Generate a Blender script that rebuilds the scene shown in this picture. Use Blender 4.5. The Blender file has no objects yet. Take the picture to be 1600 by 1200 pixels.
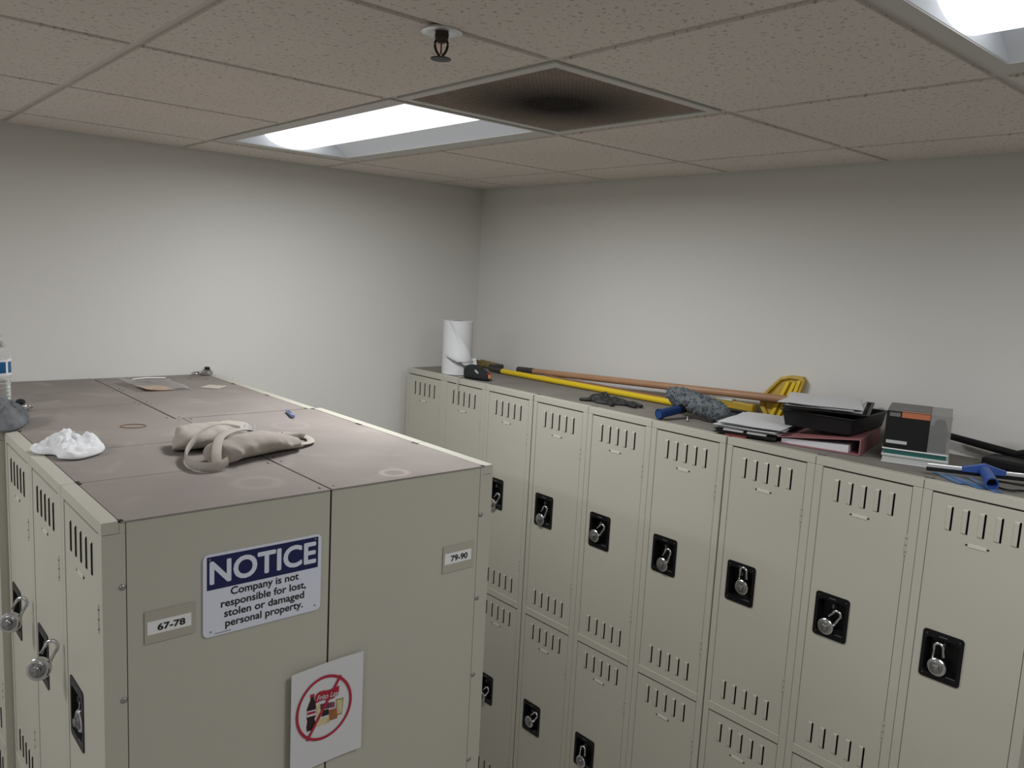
import bpy, bmesh, math, random
from mathutils import Vector, Matrix, noise

SC = bpy.context.scene
COL = SC.collection
rad = math.radians

# ------------------------------------------------------------------ camera
cam_data = bpy.data.cameras.new('camera')
cam_data.sensor_width = 36.0
cam_data.lens = 1253.87 / 1600.0 * 36.0
cam_data.clip_start = 0.02
cam = bpy.data.objects.new('camera', cam_data)
COL.objects.link(cam)
cam.matrix_world = (Matrix.Translation((-2.6929, -3.3396, 2.3096)) @ Matrix.Rotation(rad(-41.6289), 4, 'Z')
                    @ Matrix.Rotation(rad(82.1926), 4, 'X') @ Matrix.Rotation(rad(3.0389), 4, 'Z'))
SC.camera = cam

# ------------------------------------------------------------------ world, exposure
w = bpy.data.worlds.new('world')
SC.world = w
w.use_nodes = True
w.node_tree.nodes['Background'].inputs[0].default_value = (0.5, 0.5, 0.52, 1)
w.node_tree.nodes['Background'].inputs[1].default_value = 0.02
SC.view_settings.view_transform = 'Standard'
SC.view_settings.look = 'None'
SC.view_settings.gamma = 1.0
SC.view_settings.use_curve_mapping = False
SC.view_settings.exposure = 0.0
LENS = 1.6             # radiance of the troffer lenses seen at a grazing angle
LAMP_W = 19.5          # power of each troffer's downward light
SPREAD = 174.0

# ------------------------------------------------------------------ sizes (metres)
INCH = 0.0254
T = 1.8288            # top of the lockers
HC = 2.7353           # ceiling tile face
LW = 12 * INCH        # locker width
LD = 0.4553           # locker depth
XL, XM, XR = -2.3135, -1.8535, -1.3984     # island: left face, middle joint, right face
YI = -1.8313          # island end face
XF = -0.4895          # face of the wall row
Y0 = -0.0818          # far end of the wall row
ROOM_X, ROOM_Y = -5.2, -5.6


# ------------------------------------------------------------------ materials
def lin(c):
    return tuple((v / 12.92 if v <= 0.04045 else ((v + 0.055) / 1.055) ** 2.4) for v in c)


def mat(name, col, rough=0.5, metal=0.0, var=0.0, scale=8.0, spec=0.5, emit=None, alpha=None, bump=0.0, bscale=60.0, trans=0.0, ior=1.45):
    """col is linear RGB; var adds a soft procedural tone variation."""
    m = bpy.data.materials.new(name)
    m.use_nodes = True
    nt = m.node_tree
    b = nt.nodes['Principled BSDF']
    b.inputs['Base Color'].default_value = (*col, 1)
    b.inputs['Roughness'].default_value = rough
    b.inputs['Metallic'].default_value = metal
    b.inputs['Specular IOR Level'].default_value = spec
    b.inputs['IOR'].default_value = ior
    if trans:
        b.inputs['Transmission Weight'].default_value = trans
    if alpha is not None:
        b.inputs['Alpha'].default_value = alpha
    if emit:
        b.inputs['Emission Color'].default_value = (*col, 1)
        b.inputs['Emission Strength'].default_value = emit
    if var or bump:
        tc = nt.nodes.new('ShaderNodeNewGeometry')
    if var:
        n = nt.nodes.new('ShaderNodeTexNoise')
        n.inputs['Scale'].default_value = scale
        n.inputs['Detail'].default_value = 5
        nt.links.new(tc.outputs['Position'], n.inputs['Vector'])
        r = nt.nodes.new('ShaderNodeValToRGB')
        r.color_ramp.elements[0].position = 0.3
        r.color_ramp.elements[1].position = 0.7
        r.color_ramp.elements[0].color = (*[c * (1 - var) for c in col], 1)
        r.color_ramp.elements[1].color = (*[min(1, c * (1 + var)) for c in col], 1)
        nt.links.new(n.outputs['Fac'], r.inputs['Fac'])
        nt.links.new(r.outputs['Color'], b.inputs['Base Color'])
    if bump:
        n2 = nt.nodes.new('ShaderNodeTexNoise')
        n2.inputs['Scale'].default_value = bscale
        n2.inputs['Detail'].default_value = 4
        nt.links.new(tc.outputs['Position'], n2.inputs['Vector'])
        bp = nt.nodes.new('ShaderNodeBump')
        bp.inputs['Strength'].default_value = bump
        bp.inputs['Distance'].default_value = 0.002
        nt.links.new(n2.outputs['Fac'], bp.inputs['Height'])
        nt.links.new(bp.outputs['Normal'], b.inputs['Normal'])
    return m


M = {}
M['wall'] = mat('wall_paint', (0.70, 0.688, 0.655), 0.75, var=0.025, scale=1.3, bump=0.12, bscale=160)
M['floor'] = mat('floor_tile', (0.40, 0.38, 0.35), 0.35, var=0.06, scale=3)
M['paint'] = mat('locker_paint', (0.49, 0.474, 0.405), 0.42, var=0.02, scale=2.5, bump=0.03, bscale=300)
M['inside'] = mat('locker_inside', (0.22, 0.20, 0.17), 0.6)
M['black'] = mat('black_latch', (0.006, 0.006, 0.007), 0.4, spec=0.3)
M['latchgrey'] = mat('latch_grey', (0.09, 0.09, 0.09), 0.4)
M['dark'] = mat('dark_gap', (0.012, 0.011, 0.010), 0.8)
M['plate'] = mat('number_plate_paint', (0.62, 0.60, 0.53), 0.4)
M['chrome'] = mat('chrome', (0.60, 0.60, 0.60), 0.22, 1.0, var=0.12, scale=120)
M['steel'] = mat('brushed_steel', (0.42, 0.42, 0.43), 0.35, 1.0)
M['dial'] = mat('dial_steel', (0.32, 0.32, 0.33), 0.28, 0.9, var=0.35, scale=180)
M['grid'] = mat('ceiling_tee', (0.58, 0.545, 0.51), 0.5)
M['troffer'] = mat('troffer_white', (0.70, 0.72, 0.76), 0.45)
M['flange'] = mat('troffer_flange', (0.58, 0.56, 0.53), 0.5)
M['lens'] = mat('troffer_lens', (0.93, 0.97, 1.0), 0.4, emit=LENS)
M['ventbar'] = mat('vent_bar', (0.40, 0.335, 0.285), 0.6)
M['duct'] = mat('vent_duct', (0.03, 0.026, 0.022), 0.9)
M['signwhite'] = mat('sign_white', (0.72, 0.75, 0.86), 0.3)
M['signblue'] = mat('sign_navy', (0.012, 0.016, 0.085), 0.3)
M['ink'] = mat('black_ink', (0.012, 0.012, 0.014), 0.5)
M['label'] = mat('label_white', (0.80, 0.80, 0.80), 0.4)
M['tape'] = mat('clear_tape', (0.43, 0.405, 0.345), 0.25)
M['paper'] = mat('paper_white', (0.66, 0.665, 0.68), 0.6)
M['tissue'] = mat('tissue_white', (0.80, 0.81, 0.83), 0.8, bump=0.5, bscale=70)
M['red'] = mat('print_red', (0.40, 0.02, 0.045), 0.5)
M['cola'] = mat('print_cola', (0.025, 0.008, 0.008), 0.5)
M['orange'] = mat('print_orange', (0.72, 0.36, 0.07), 0.5)
M['cream'] = mat('print_cream', (0.62, 0.52, 0.30), 0.5, var=0.25, scale=90)
M['purple'] = mat('print_purple', (0.16, 0.05, 0.09), 0.5, var=0.4, scale=120)
M['brownp'] = mat('print_brown', (0.30, 0.11, 0.04), 0.5, var=0.4, scale=120)
M['olive'] = mat('print_olive', (0.26, 0.25, 0.06), 0.5)
M['canvas'] = mat('canvas', (0.335, 0.298, 0.265), 0.9, var=0.12, scale=14, bump=0.35, bscale=260)
M['strap'] = mat('canvas_strap', (0.42, 0.385, 0.345), 0.9, bump=0.3, bscale=300)
M['rag'] = mat('grey_rag', (0.15, 0.16, 0.17), 0.9, var=0.45, scale=16, bump=0.5, bscale=120)
M['fluff'] = mat('grey_fluff', (0.135, 0.155, 0.17), 0.95, var=0.35, scale=45)
M['yellow'] = mat('yellow_plastic', (0.72, 0.52, 0.02), 0.35)
M['ochre'] = mat('ochre_plastic', (0.50, 0.33, 0.035), 0.45, var=0.15, scale=25)
M['wood'] = mat('broom_wood', (0.40, 0.225, 0.125), 0.45, var=0.12, scale=6)
M['wood2'] = mat('dark_broom_wood', (0.27, 0.135, 0.07), 0.5, var=0.12, scale=6)
M['ferrule'] = mat('dark_ferrule', (0.045, 0.042, 0.038), 0.5)
M['bristle'] = mat('olive_bristle', (0.30, 0.235, 0.095), 0.9, var=0.35, scale=80)
M['blackpl'] = mat('black_plastic', (0.010, 0.010, 0.011), 0.45, spec=0.35)
M['blackcl'] = mat('black_cloth', (0.014, 0.016, 0.017), 0.9, bump=0.5, bscale=120)
M['glove'] = mat('black_glove', (0.022, 0.023, 0.022), 0.65, var=0.4, scale=50)
M['blue'] = mat('blue_plastic', (0.035, 0.085, 0.30), 0.35)
M['blued'] = mat('dark_blue_plastic', (0.012, 0.05, 0.20), 0.35)
M['bluef'] = mat('blue_film', (0.085, 0.20, 0.42), 0.25, trans=0.0)
M['alu'] = mat('aluminium', (0.78, 0.78, 0.80), 0.3, 0.7)
M['darkbar'] = mat('dark_channel', (0.05, 0.06, 0.062), 0.3, 0.4)
M['pink'] = mat('faded_red_vinyl', (0.33, 0.135, 0.145), 0.45)
M['redfold'] = mat('red_folder', (0.22, 0.02, 0.02), 0.5)
M['tealp'] = mat('teal_cover', (0.02, 0.11, 0.10), 0.5)
M['bookp'] = mat('book_pages', (0.52, 0.54, 0.52), 0.6)
M['boxgrey'] = mat('box_grey', (0.42, 0.41, 0.40), 0.5)
M['boxtop'] = mat('box_top_print', (0.045, 0.040, 0.036), 0.3)
M['boxorange'] = mat('box_orange', (0.50, 0.17, 0.085), 0.4)
M['window'] = mat('box_window', (0.34, 0.34, 0.33), 0.1, alpha=0.38)
M['pouchp'] = mat('plastic_pouch', (0.55, 0.53, 0.52), 0.1, alpha=0.22)
M['blackred'] = mat('red_tip', (0.35, 0.03, 0.02), 0.4)
M['orangetip'] = mat('orange_tip', (0.7, 0.28, 0.13), 0.4)
M['cord'] = mat('pale_cord', (0.48, 0.46, 0.39), 0.8)
M['rubber'] = mat('rubber_band', (0.24, 0.13, 0.07), 0.6)
M['pencap'] = mat('blue_pencap', (0.17, 0.23, 0.40), 0.4)
M['pet'] = mat('clear_pet', (0.93, 0.95, 0.96), 0.06, trans=0.96, ior=1.18)
M['bluelabel'] = mat('bottle_label', (0.01, 0.10, 0.26), 0.3, var=0.35, scale=40)
M['bronze'] = mat('sprinkler_bronze', (0.045, 0.036, 0.028), 0.4, 0.6)


def top_material():
    m = bpy.data.materials.new('dusty_locker_top')
    m.use_nodes = True
    nt = m.node_tree
    L = nt.links.new
    b = nt.nodes['Principled BSDF']
    b.inputs['Roughness'].default_value = 0.75
    b.inputs['Specular IOR Level'].default_value = 0.12
    g = nt.nodes.new('ShaderNodeNewGeometry')

    def ramp(scale, detail, p0, p1, c0, c1, dist=0.0):
        n = nt.nodes.new('ShaderNodeTexNoise')
        n.inputs['Scale'].default_value = scale
        n.inputs['Detail'].default_value = detail
        n.inputs['Distortion'].default_value = dist
        L(g.outputs['Position'], n.inputs['Vector'])
        r = nt.nodes.new('ShaderNodeValToRGB')
        r.color_ramp.elements[0].position = p0
        r.color_ramp.elements[1].position = p1
        r.color_ramp.elements[0].color = (*c0, 1)
        r.color_ramp.elements[1].color = (*c1, 1)
        L(n.outputs['Fac'], r.inputs['Fac'])
        return r
    base = ramp(5, 6, 0.3, 0.7, (0.245, 0.216, 0.200), (0.29, 0.258, 0.238))
    worn = ramp(7, 8, 0.60, 0.74, (0, 0, 0), (1, 1, 1), 0.6)
    mix = nt.nodes.new('ShaderNodeMixRGB')
    mix.inputs['Color2'].default_value = (0.40, 0.365, 0.31, 1)
    mul = nt.nodes.new('ShaderNodeMath')
    mul.operation = 'MULTIPLY'
    mul.inputs[1].default_value = 0.45
    L(worn.outputs['Color'], mul.inputs[0])
    L(mul.outputs[0], mix.inputs['Fac'])
    L(base.outputs['Color'], mix.inputs['Color1'])
    last = mix.outputs['Color']
    for (x, y, r0, wd, colr, k) in ((-1.660, -1.775, .030, .012, (.50, .44, .37), .55), (-1.520, -.125, .036, .010, (.13, .105, .09), .6), (-1.965, -1.70, .045, .02, (.42, .37, .32), .3), (-1.62, -1.15, .05, .012, (.42, .37, .32), .25)):
        d = nt.nodes.new('ShaderNodeVectorMath')
        d.operation = 'DISTANCE'
        d.inputs[1].default_value = (x, y, T)
        L(g.outputs['Position'], d.inputs[0])
        s1 = nt.nodes.new('ShaderNodeMath')
        s1.operation = 'SUBTRACT'
        s1.inputs[1].default_value = r0
        L(d.outputs['Value'], s1.inputs[0])
        s2 = nt.nodes.new('ShaderNodeMath')
        s2.operation = 'ABSOLUTE'
        L(s1.outputs[0], s2.inputs[0])
        mr = nt.nodes.new('ShaderNodeMapRange')
        mr.inputs['From Min'].default_value = 0
        mr.inputs['From Max'].default_value = wd
        mr.inputs['To Min'].default_value = k
        mr.inputs['To Max'].default_value = 0
        L(s2.outputs[0], mr.inputs['Value'])
        mm = nt.nodes.new('ShaderNodeMixRGB')
        mm.inputs['Color2'].default_value = (*colr, 1)
        L(mr.outputs['Result'], mm.inputs['Fac'])
        L(last, mm.inputs['Color1'])
        last = mm.outputs['Color']
    L(last, b.inputs['Base Color'])
    return m


def tile_material():
    m = bpy.data.materials.new('acoustic_tile')
    m.use_nodes = True
    nt = m.node_tree
    L = nt.links.new
    b = nt.nodes['Principled BSDF']
    b.inputs['Roughness'].default_value = 0.9
    b.inputs['Specular IOR Level'].default_value = 0.1
    g = nt.nodes.new('ShaderNodeNewGeometry')
    n1 = nt.nodes.new('ShaderNodeTexNoise')
    n1.inputs['Scale'].default_value = 95
    n1.inputs['Detail'].default_value = 2
    n2 = nt.nodes.new('ShaderNodeTexNoise')
    n2.inputs['Scale'].default_value = 260
    n2.inputs['Detail'].default_value = 1
    n3 = nt.nodes.new('ShaderNodeTexNoise')
    n3.inputs['Scale'].default_value = 2.5
    for n in (n1, n2, n3):
        L(g.outputs['Position'], n.inputs['Vector'])
    r1 = nt.nodes.new('ShaderNodeValToRGB')
    r1.color_ramp.elements[0].position = 0.60
    r1.color_ramp.elements[1].position = 0.68
    r1.color_ramp.elements[0].color = (0, 0, 0, 1)
    r1.color_ramp.elements[1].color = (0.62, 0.62, 0.62, 1)
    L(n1.outputs['Fac'], r1.inputs['Fac'])
    r2 = nt.nodes.new('ShaderNodeValToRGB')
    r2.color_ramp.elements[0].position = 0.62
    r2.color_ramp.elements[1].position = 0.75
    r2.color_ramp.elements[0].color = (0, 0, 0, 1)
    r2.color_ramp.elements[1].color = (0.3, 0.3, 0.3, 1)
    L(n2.outputs['Fac'], r2.inputs['Fac'])
    mx = nt.nodes.new('ShaderNodeMath')
    mx.operation = 'MAXIMUM'
    L(r1.outputs['Color'], mx.inputs[0])
    L(r2.outputs['Color'], mx.inputs[1])
    base = nt.nodes.new('ShaderNodeValToRGB')
    base.color_ramp.elements[0].position = 0.3
    base.color_ramp.elements[1].position = 0.7
    base.color_ramp.elements[0].color = (0.70, 0.645, 0.595, 1)
    base.color_ramp.elements[1].color = (0.75, 0.69, 0.64, 1)
    L(n3.outputs['Fac'], base.inputs['Fac'])
    mix = nt.nodes.new('ShaderNodeMixRGB')
    mix.inputs['Color2'].default_value = (0.28, 0.24, 0.21, 1)
    L(mx.outputs[0], mix.inputs['Fac'])
    L(base.outputs['Color'], mix.inputs['Color1'])
    L(mix.outputs['Color'], b.inputs['Base Color'])
    return m


M['top'] = top_material()
M['topwall'] = mat('wall_row_top', (0.225, 0.210, 0.185), 0.75, var=0.10, scale=6, spec=0.15)
M['tile'] = tile_material()


# ------------------------------------------------------------------ mesh building
class MB:
    """Collects shapes and links them as ONE mesh object. Coordinates are relative to the parent thing."""

    def __init__(self, org=(0, 0, 0)):
        self.bm = bmesh.new()
        self.org = Vector(org)
        self.mi = 0

    def v(self, p):
        return self.bm.verts.new(Vector(p) - self.org)

    def face(self, pts):
        f = self.bm.faces.new([self.v(p) for p in pts])
        f.material_index = self.mi
        return f

    def box(self, a, b, rot=None, c=None):
        x0, y0, z0 = [min(a[i], b[i]) for i in range(3)]
        x1, y1, z1 = [max(a[i], b[i]) for i in range(3)]
        P = [Vector(p) for p in [(x0, y0, z0), (x1, y0, z0), (x1, y1, z0), (x0, y1, z0), (x0, y0, z1), (x1, y0, z1), (x1, y1, z1), (x0, y1, z1)]]
        if rot is not None:
            cc = Vector(c) if c is not None else sum(P, Vector()) / 8
            P = [rot @ (p - cc) + cc for p in P]
        self.hexa(P)
        return self

    def hexa(self, P):
        vs = [self.v(p) for p in P]
        for f in ((0, 3, 2, 1), (4, 5, 6, 7), (0, 1, 5, 4), (1, 2, 6, 5), (2, 3, 7, 6), (3, 0, 4, 7)):
            ff = self.bm.faces.new([vs[i] for i in f])
            ff.material_index = self.mi
        return self

    def prism(self, outline, ext, cap=True):
        """closed polygon outline (3D points) extruded by vector ext"""
        e = Vector(ext)
        a = [self.v(p) for p in outline]
        b = [self.v(Vector(p) + e) for p in outline]
        n = len(a)
        for i in range(n):
            f = self.bm.faces.new((a[i], a[(i + 1) % n], b[(i + 1) % n], b[i]))
            f.material_index = self.mi
        if cap:
            for q in (list(reversed(a)), b):
                f = self.bm.faces.new(q)
                f.material_index = self.mi
        return self

    def rings(self, R, closed=True, cap=True):
        rows = [[self.v(p) for p in r] for r in R]
        for r0, r1 in zip(rows, rows[1:]):
            n = len(r0)
            for i in range(n if closed else n - 1):
                f = self.bm.faces.new((r0[i], r0[(i + 1) % n], r1[(i + 1) % n], r1[i]))
                f.material_index = self.mi
        if cap and closed:
            for q in (list(reversed(rows[0])), rows[-1]):
                if len(q) > 2:
                    f = self.bm.faces.new(q)
                    f.material_index = self.mi
        return self

    def tube(self, pts, r, n=10, flat=None, cap=True, up=None):
        """tube along a polyline; r a number or a list; flat=(a,b) gives an oval section"""
        pts = [Vector(p) for p in pts]
        R = []
        u = Vector(up) if up else Vector((0, 0, 1))
        for i, p in enumerate(pts):
            d = (pts[min(i + 1, len(pts) - 1)] - pts[max(i - 1, 0)]).normalized()
            s = d.cross(u)
            if s.length < 1e-4:
                s = d.cross(Vector((0, 1, 0)))
            s.normalize()
            t = s.cross(d).normalized()
            rr = r[i] if isinstance(r, (list, tuple)) else r
            fa, fb = flat if flat else (1, 1)
            R.append([p + s * math.cos(2 * math.pi * k / n) * rr * fa + t * math.sin(2 * math.pi * k / n) * rr * fb for k in range(n)])
        return self.rings(R, cap=cap)

    def lathe(self, prof, n=24, c=(0, 0, 0), axis=None):
        """profile [(radius, height)] turned about an axis through c"""
        c = Vector(c)
        q = Vector((0, 0, 1)).rotation_difference(Vector(axis)) if axis else None
        R = []
        for r, h in prof:
            ring = [Vector((max(r, 1e-5) * math.cos(2 * math.pi * k / n), max(r, 1e-5) * math.sin(2 * math.pi * k / n), h)) for k in range(n)]
            if q:
                ring = [q @ p for p in ring]
            R.append([c + p for p in ring])
        return self.rings(R)

    def build(self, name, mats, parent=None, smooth=None, bevel=0.0, subsurf=0, recalc=True):
        me = bpy.data.meshes.new(name)
        if recalc:
            bmesh.ops.recalc_face_normals(self.bm, faces=self.bm.faces)
        self.bm.to_mesh(me)
        self.bm.free()
        for m in (mats if isinstance(mats, (list, tuple)) else [mats]):
            me.materials.append(m)
        o = bpy.data.objects.new(name, me)
        COL.objects.link(o)
        if parent:
            o.parent = parent
        if smooth is not None:
            for p in me.polygons:
                p.use_smooth = True
            if smooth < 180:
                me.set_sharp_from_angle(angle=rad(smooth))
        if bevel:
            bv = o.modifiers.new('bevel', 'BEVEL')
            bv.width = bevel
            bv.segments = 2
            bv.limit_method = 'ANGLE'
        if subsurf:
            sb = o.modifiers.new('subsurf', 'SUBSURF')
            sb.levels = subsurf
            sb.render_levels = subsurf
        return o


def tag(o, label=None, cat=None, group=None, kind=None):
    if label:
        o['label'] = label
    if cat:
        o['category'] = cat
    if group:
        o['group'] = group
    if kind:
        o['kind'] = kind
    return o


def thing(name, label, cat, loc=(0, 0, 0), rz=0.0, group=None):
    o = bpy.data.objects.new(name, None)
    o.empty_display_size = 0.05
    COL.objects.link(o)
    o.location = loc
    o.rotation_euler = (0, 0, rz)
    return tag(o, label, cat, group)


def copy_tree(o, parent=None):
    c = o.copy()
    COL.objects.link(c)
    if parent:
        c.parent = parent
    for ch in list(KIDS.get(o.name, [])):
        k = copy_tree(ch, c)
        KIDS.setdefault(c.name, []).append(k)
    return c


KIDS = {}


def remember(root):
    for o in list(SC.objects):
        if o.parent:
            KIDS.setdefault(o.parent.name, [])
            if o not in KIDS[o.parent.name]:
                KIDS[o.parent.name].append(o)


def spline(pts, n=8):
    """Catmull-Rom through the points"""
    P = [Vector(p) for p in pts]
    out = []
    for i in range(len(P) - 1):
        p0, p1, p2, p3 = P[max(i - 1, 0)], P[i], P[i + 1], P[min(i + 2, len(P) - 1)]
        for k in range(n):
            t = k / n
            out.append(0.5 * ((2 * p1) + (-p0 + p2) * t + (2 * p0 - 5 * p1 + 4 * p2 - p3) * t * t + (-p0 + 3 * p1 - 3 * p2 + p3) * t ** 3))
    out.append(P[-1])
    return out


def text_obj(name, body, material, parent, org, x0, x1, zbase, ztop, y, bold=0.0, ref='H', italic=0.0, slope=0.0):
    """lettering on a plane facing -Y: spans x0..x1, capitals (ref letter) from zbase to ztop"""
    def mesh_of(s):
        cu = bpy.data.curves.new('lettering', 'FONT')
        cu.body = s
        cu.size = 1.0
        cu.shear = italic
        cu.resolution_u = 4
        ob = bpy.data.objects.new('lettering', cu)
        COL.objects.link(ob)
        bpy.context.view_layer.update()
        dg = bpy.context.evaluated_depsgraph_get()
        me = bpy.data.meshes.new_from_object(ob.evaluated_get(dg))
        bpy.data.objects.remove(ob)
        bpy.data.curves.remove(cu)
        return me
    rm = mesh_of(ref)
    h = max(v.co.y for v in rm.vertices)
    b0 = min(v.co.y for v in rm.vertices)
    bpy.data.meshes.remove(rm)
    me = mesh_of(body)
    if bold:            # heavier strokes: the same outlines repeated a hair apart
        bm = bmesh.new()
        for k in range(8):
            c2 = me.copy()
            for v in c2.vertices:
                v.co.x += bold * math.cos(k * math.pi / 4)
                v.co.y += bold * math.sin(k * math.pi / 4)
                v.co.z = (k + 1) * 1.5e-5
            bm.from_mesh(c2)
            bpy.data.meshes.remove(c2)
        bm.to_mesh(me)
        bm.free()
    a = min(v.co.x for v in me.vertices)
    b = max(v.co.x for v in me.vertices)
    o3 = Vector(org)
    for v in me.vertices:
        x = x0 + (v.co.x - a) / (b - a) * (x1 - x0)
        z = zbase + (v.co.y - b0) / (h - b0) * (ztop - zbase) + slope * (x - x0)
        v.co = Vector((x, y - v.co.z, z)) - o3
    me.name = name
    me.materials.clear()
    me.materials.append(material)
    o = bpy.data.objects.new(name, me)
    COL.objects.link(o)
    o.parent = parent
    return o


def rrect(x0, x1, z0, z1, r, y, n=5):
    P = []
    for cx, cz, a in ((x1 - r, z1 - r, 0), (x0 + r, z1 - r, 90), (x0 + r, z0 + r, 180), (x1 - r, z0 + r, 270)):
        for k in range(n + 1):
            t = rad(a + 90 * k / n)
            P.append((cx + r * math.cos(t), y, cz + r * math.sin(t)))
    return P


# ================================================================== THE ROOM
def struct(o):
    o['kind'] = 'structure'
    return o


mb = MB(); mb.box((ROOM_X, ROOM_Y, -0.1), (0, 0, 0)); struct(mb.build('floor', M['floor']))
mb = MB(); mb.box((ROOM_X - .1, 0, -0.1), (.1, .1, HC + .35)); struct(mb.build('wall_back', M['wall']))
mb = MB(); mb.box((0, ROOM_Y - .1, -0.1), (.1, 0, HC + .35)); struct(mb.build('wall_right', M['wall']))
mb = MB(); mb.box((ROOM_X - .1, ROOM_Y - .1, -0.1), (ROOM_X, 0, HC + .35)); struct(mb.build('wall_left', M['wall']))
mb = MB(); mb.box((ROOM_X, ROOM_Y - .1, -0.1), (0, ROOM_Y, HC + .35)); struct(mb.build('wall_front', M['wall']))

# ceiling: lay-in tiles on a 2 ft grid
XB = -1.5391
YL1 = -0.2903
P2 = 0.6096
xlines = [XB + P2 * k for k in range(-6, 3)]
xlines = [x for x in xlines if ROOM_X + .05 < x < -.05]
ylines = [YL1 - P2 * k for k in range(0, 10)]
ylines = [y for y in ylines if ROOM_Y + .05 < y < -.05]
XS = [ROOM_X] + xlines + [0.0]
YS = sorted([ROOM_Y] + ylines + [0.0])
xi = {round(x, 3): i for i, x in enumerate(XS)}
TROF = []   # (x0, x1, y0, y1) cells of each 2x4 troffer
for xa in (XB, XB - 4 * P2):
    for k in (0, 4, 8):
        ya, yb = YL1 - P2 * (k + 2), YL1 - P2 * k
        if ya > ROOM_Y:
            TROF.append((xa, xa + P2, ya, yb))
VENT = (XB, XB + P2, YL1 - 3 * P2, YL1 - 2 * P2)
REV = 0.011


def taken(cx, cy):
    for a in TROF + [VENT]:
        if a[0] < cx < a[1] and a[2] < cy < a[3]:
            return True
    return False


mb = MB()
for i in range(len(XS) - 1):
    for j in range(len(YS) - 1):
        x0, x1, y0, y1 = XS[i], XS[i + 1], YS[j], YS[j + 1]
        if taken((x0 + x1) / 2, (y0 + y1) / 2):
            continue
        mb.box((x0 + (REV if i else .018), y0 + (REV if j else .018), HC), (x1 - (REV if i < len(XS) - 2 else .018), y1 - (REV if j < len(YS) - 2 else .018), HC + .018))
ceil_ = struct(mb.build('ceiling', M['tile'], bevel=0.0015))
mb = MB()
tee = .0125
for x in xlines:
    mb.box((x - tee, ROOM_Y, HC + .0065), (x + tee, 0, HC + .012))
for y in ylines:
    segs = []
    for i in range(len(XS) - 1):
        mid = (XS[i] + XS[i + 1]) / 2
        if any(a[0] < mid < a[1] and a[2] + .01 < y < a[3] - .01 for a in TROF):
            continue
        mb.box((XS[i] + tee, y - tee, HC + .0065), (XS[i + 1] - tee, y + tee, HC + .0115))
for x0, x1, y0, y1 in ((ROOM_X, 0, -.022, 0), (ROOM_X, 0, ROOM_Y, ROOM_Y + .022)):
    mb.box((x0, y0, HC + .006), (x1, y1, HC + .010))
for x0, x1 in ((-.022, 0), (ROOM_X, ROOM_X + .022)):
    mb.box((x0, ROOM_Y, HC + .006), (x1, 0, HC + .010))
g = mb.build('ceiling_grid', M['grid'], ceil_)
mb = MB(); mb.box((ROOM_X, ROOM_Y, HC + .30), (0, 0, HC + .35)); mb.build('ceiling_deck', M['duct'], ceil_)


# ---- fluorescent troffers
def troffer(cell, label, near=.045, far=.045, power=1.0, span=(0, 1)):
    x0, x1, y0, y1 = cell
    cx, cy = (x0 + x1) / 2, (y0 + y1) / 2
    org = (cx, cy, HC)
    t = thing('ceiling_light', label, 'ceiling light', org, group=None)
    zf = HC + .0015          # flange face
    g_ = .0095
    ox0, ox1, oy0, oy1 = x0 + .060, x1 - .085, y0 + near, y1 - far
    mb = MB(org)             # flat flange frame
    for a, b in (((x0 + g_, y0 + g_), (ox0, y1 - g_)), ((ox1, y0 + g_), (x1 - g_, y1 - g_)), ((ox0, y0 + g_), (ox1, oy0)), ((ox0, oy1), (ox1, y1 - g_))):
        mb.box((*a, zf), (*b, zf + .004))
    mb.build('frame', M['flange'], t)
    hh = .056
    xc, lw = (ox0 + ox1) / 2, .118
    N = 10
    for sd in (-1, 1):       # curved side reflectors
        e0 = ox0 if sd < 0 else ox1
        e1 = xc + sd * (lw - .004)
        R = []
        for k in range(N + 1):
            f = k / N
            x, z = e0 + (e1 - e0) * f, zf + .003 + (hh - .002) * math.sin(f * math.pi / 2) ** .85
            R.append([(x, oy0, z), (x, oy1, z)])
        mb = MB(org)
        mb.rings(R, closed=False, cap=False)
        mb.build('reflector', M['troffer'], t, smooth=60)
    for yy in (oy0, oy1):    # end plates
        mb = MB(org)
        mb.box((ox0 - .002, yy - .0008, zf + .003), (ox1 + .002, yy + .0008, zf + .003 + hh))
        mb.build('end_plate', M['troffer'], t)
    mb = MB(org)             # housing above
    q0, q1 = .012, zf + .0035
    A_ = [(x0 + q0, y0 + q0), (x1 - q0, y0 + q0), (x1 - q0, y1 - q0), (x0 + q0, y1 - q0)]
    mb.rings([[(*p, q1) for p in A_], [(*p, zf + hh + .03) for p in A_]], cap=False)
    mb.face([(*p, zf + hh + .03) for p in A_])
    mb.build('housing', M['troffer'], t)
    mb = MB(org)             # bowed lens hanging along the middle
    R = []
    for k in range(17):
        a = math.pi * k / 16
        R.append([(xc - lw * math.cos(a), oy0 + .001, zf + hh - (hh - .004) * math.sin(a)), (xc - lw * math.cos(a), oy1 - .001, zf + hh - (hh - .004) * math.sin(a))])
    mb.rings(R, closed=False, cap=False)
    mb.build('lens', M['lens'], t, smooth=60)
    lx0, lx1, ly0, ly1 = xc - .085, xc + .085, oy0 + .03 + (oy1 - oy0 - .06) * span[0], oy0 + .03 + (oy1 - oy0 - .06) * span[1]
    zl = zf + .0015
    ld = bpy.data.lights.new('lamp', 'AREA')
    ld.shape = 'RECTANGLE'
    ld.size, ld.size_y = lx1 - lx0, ly1 - ly0
    ld.energy = LAMP_W * power
    ld.color = (0.97, 0.985, 1.0)
    ld.spread = rad(SPREAD)
    lo = bpy.data.objects.new('lamp', ld)
    COL.objects.link(lo)
    lo.parent = t
    lo.location = Vector(((lx0 + lx1) / 2, (ly0 + ly1) / 2, zl - .002)) - Vector(org)
    return t


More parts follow.
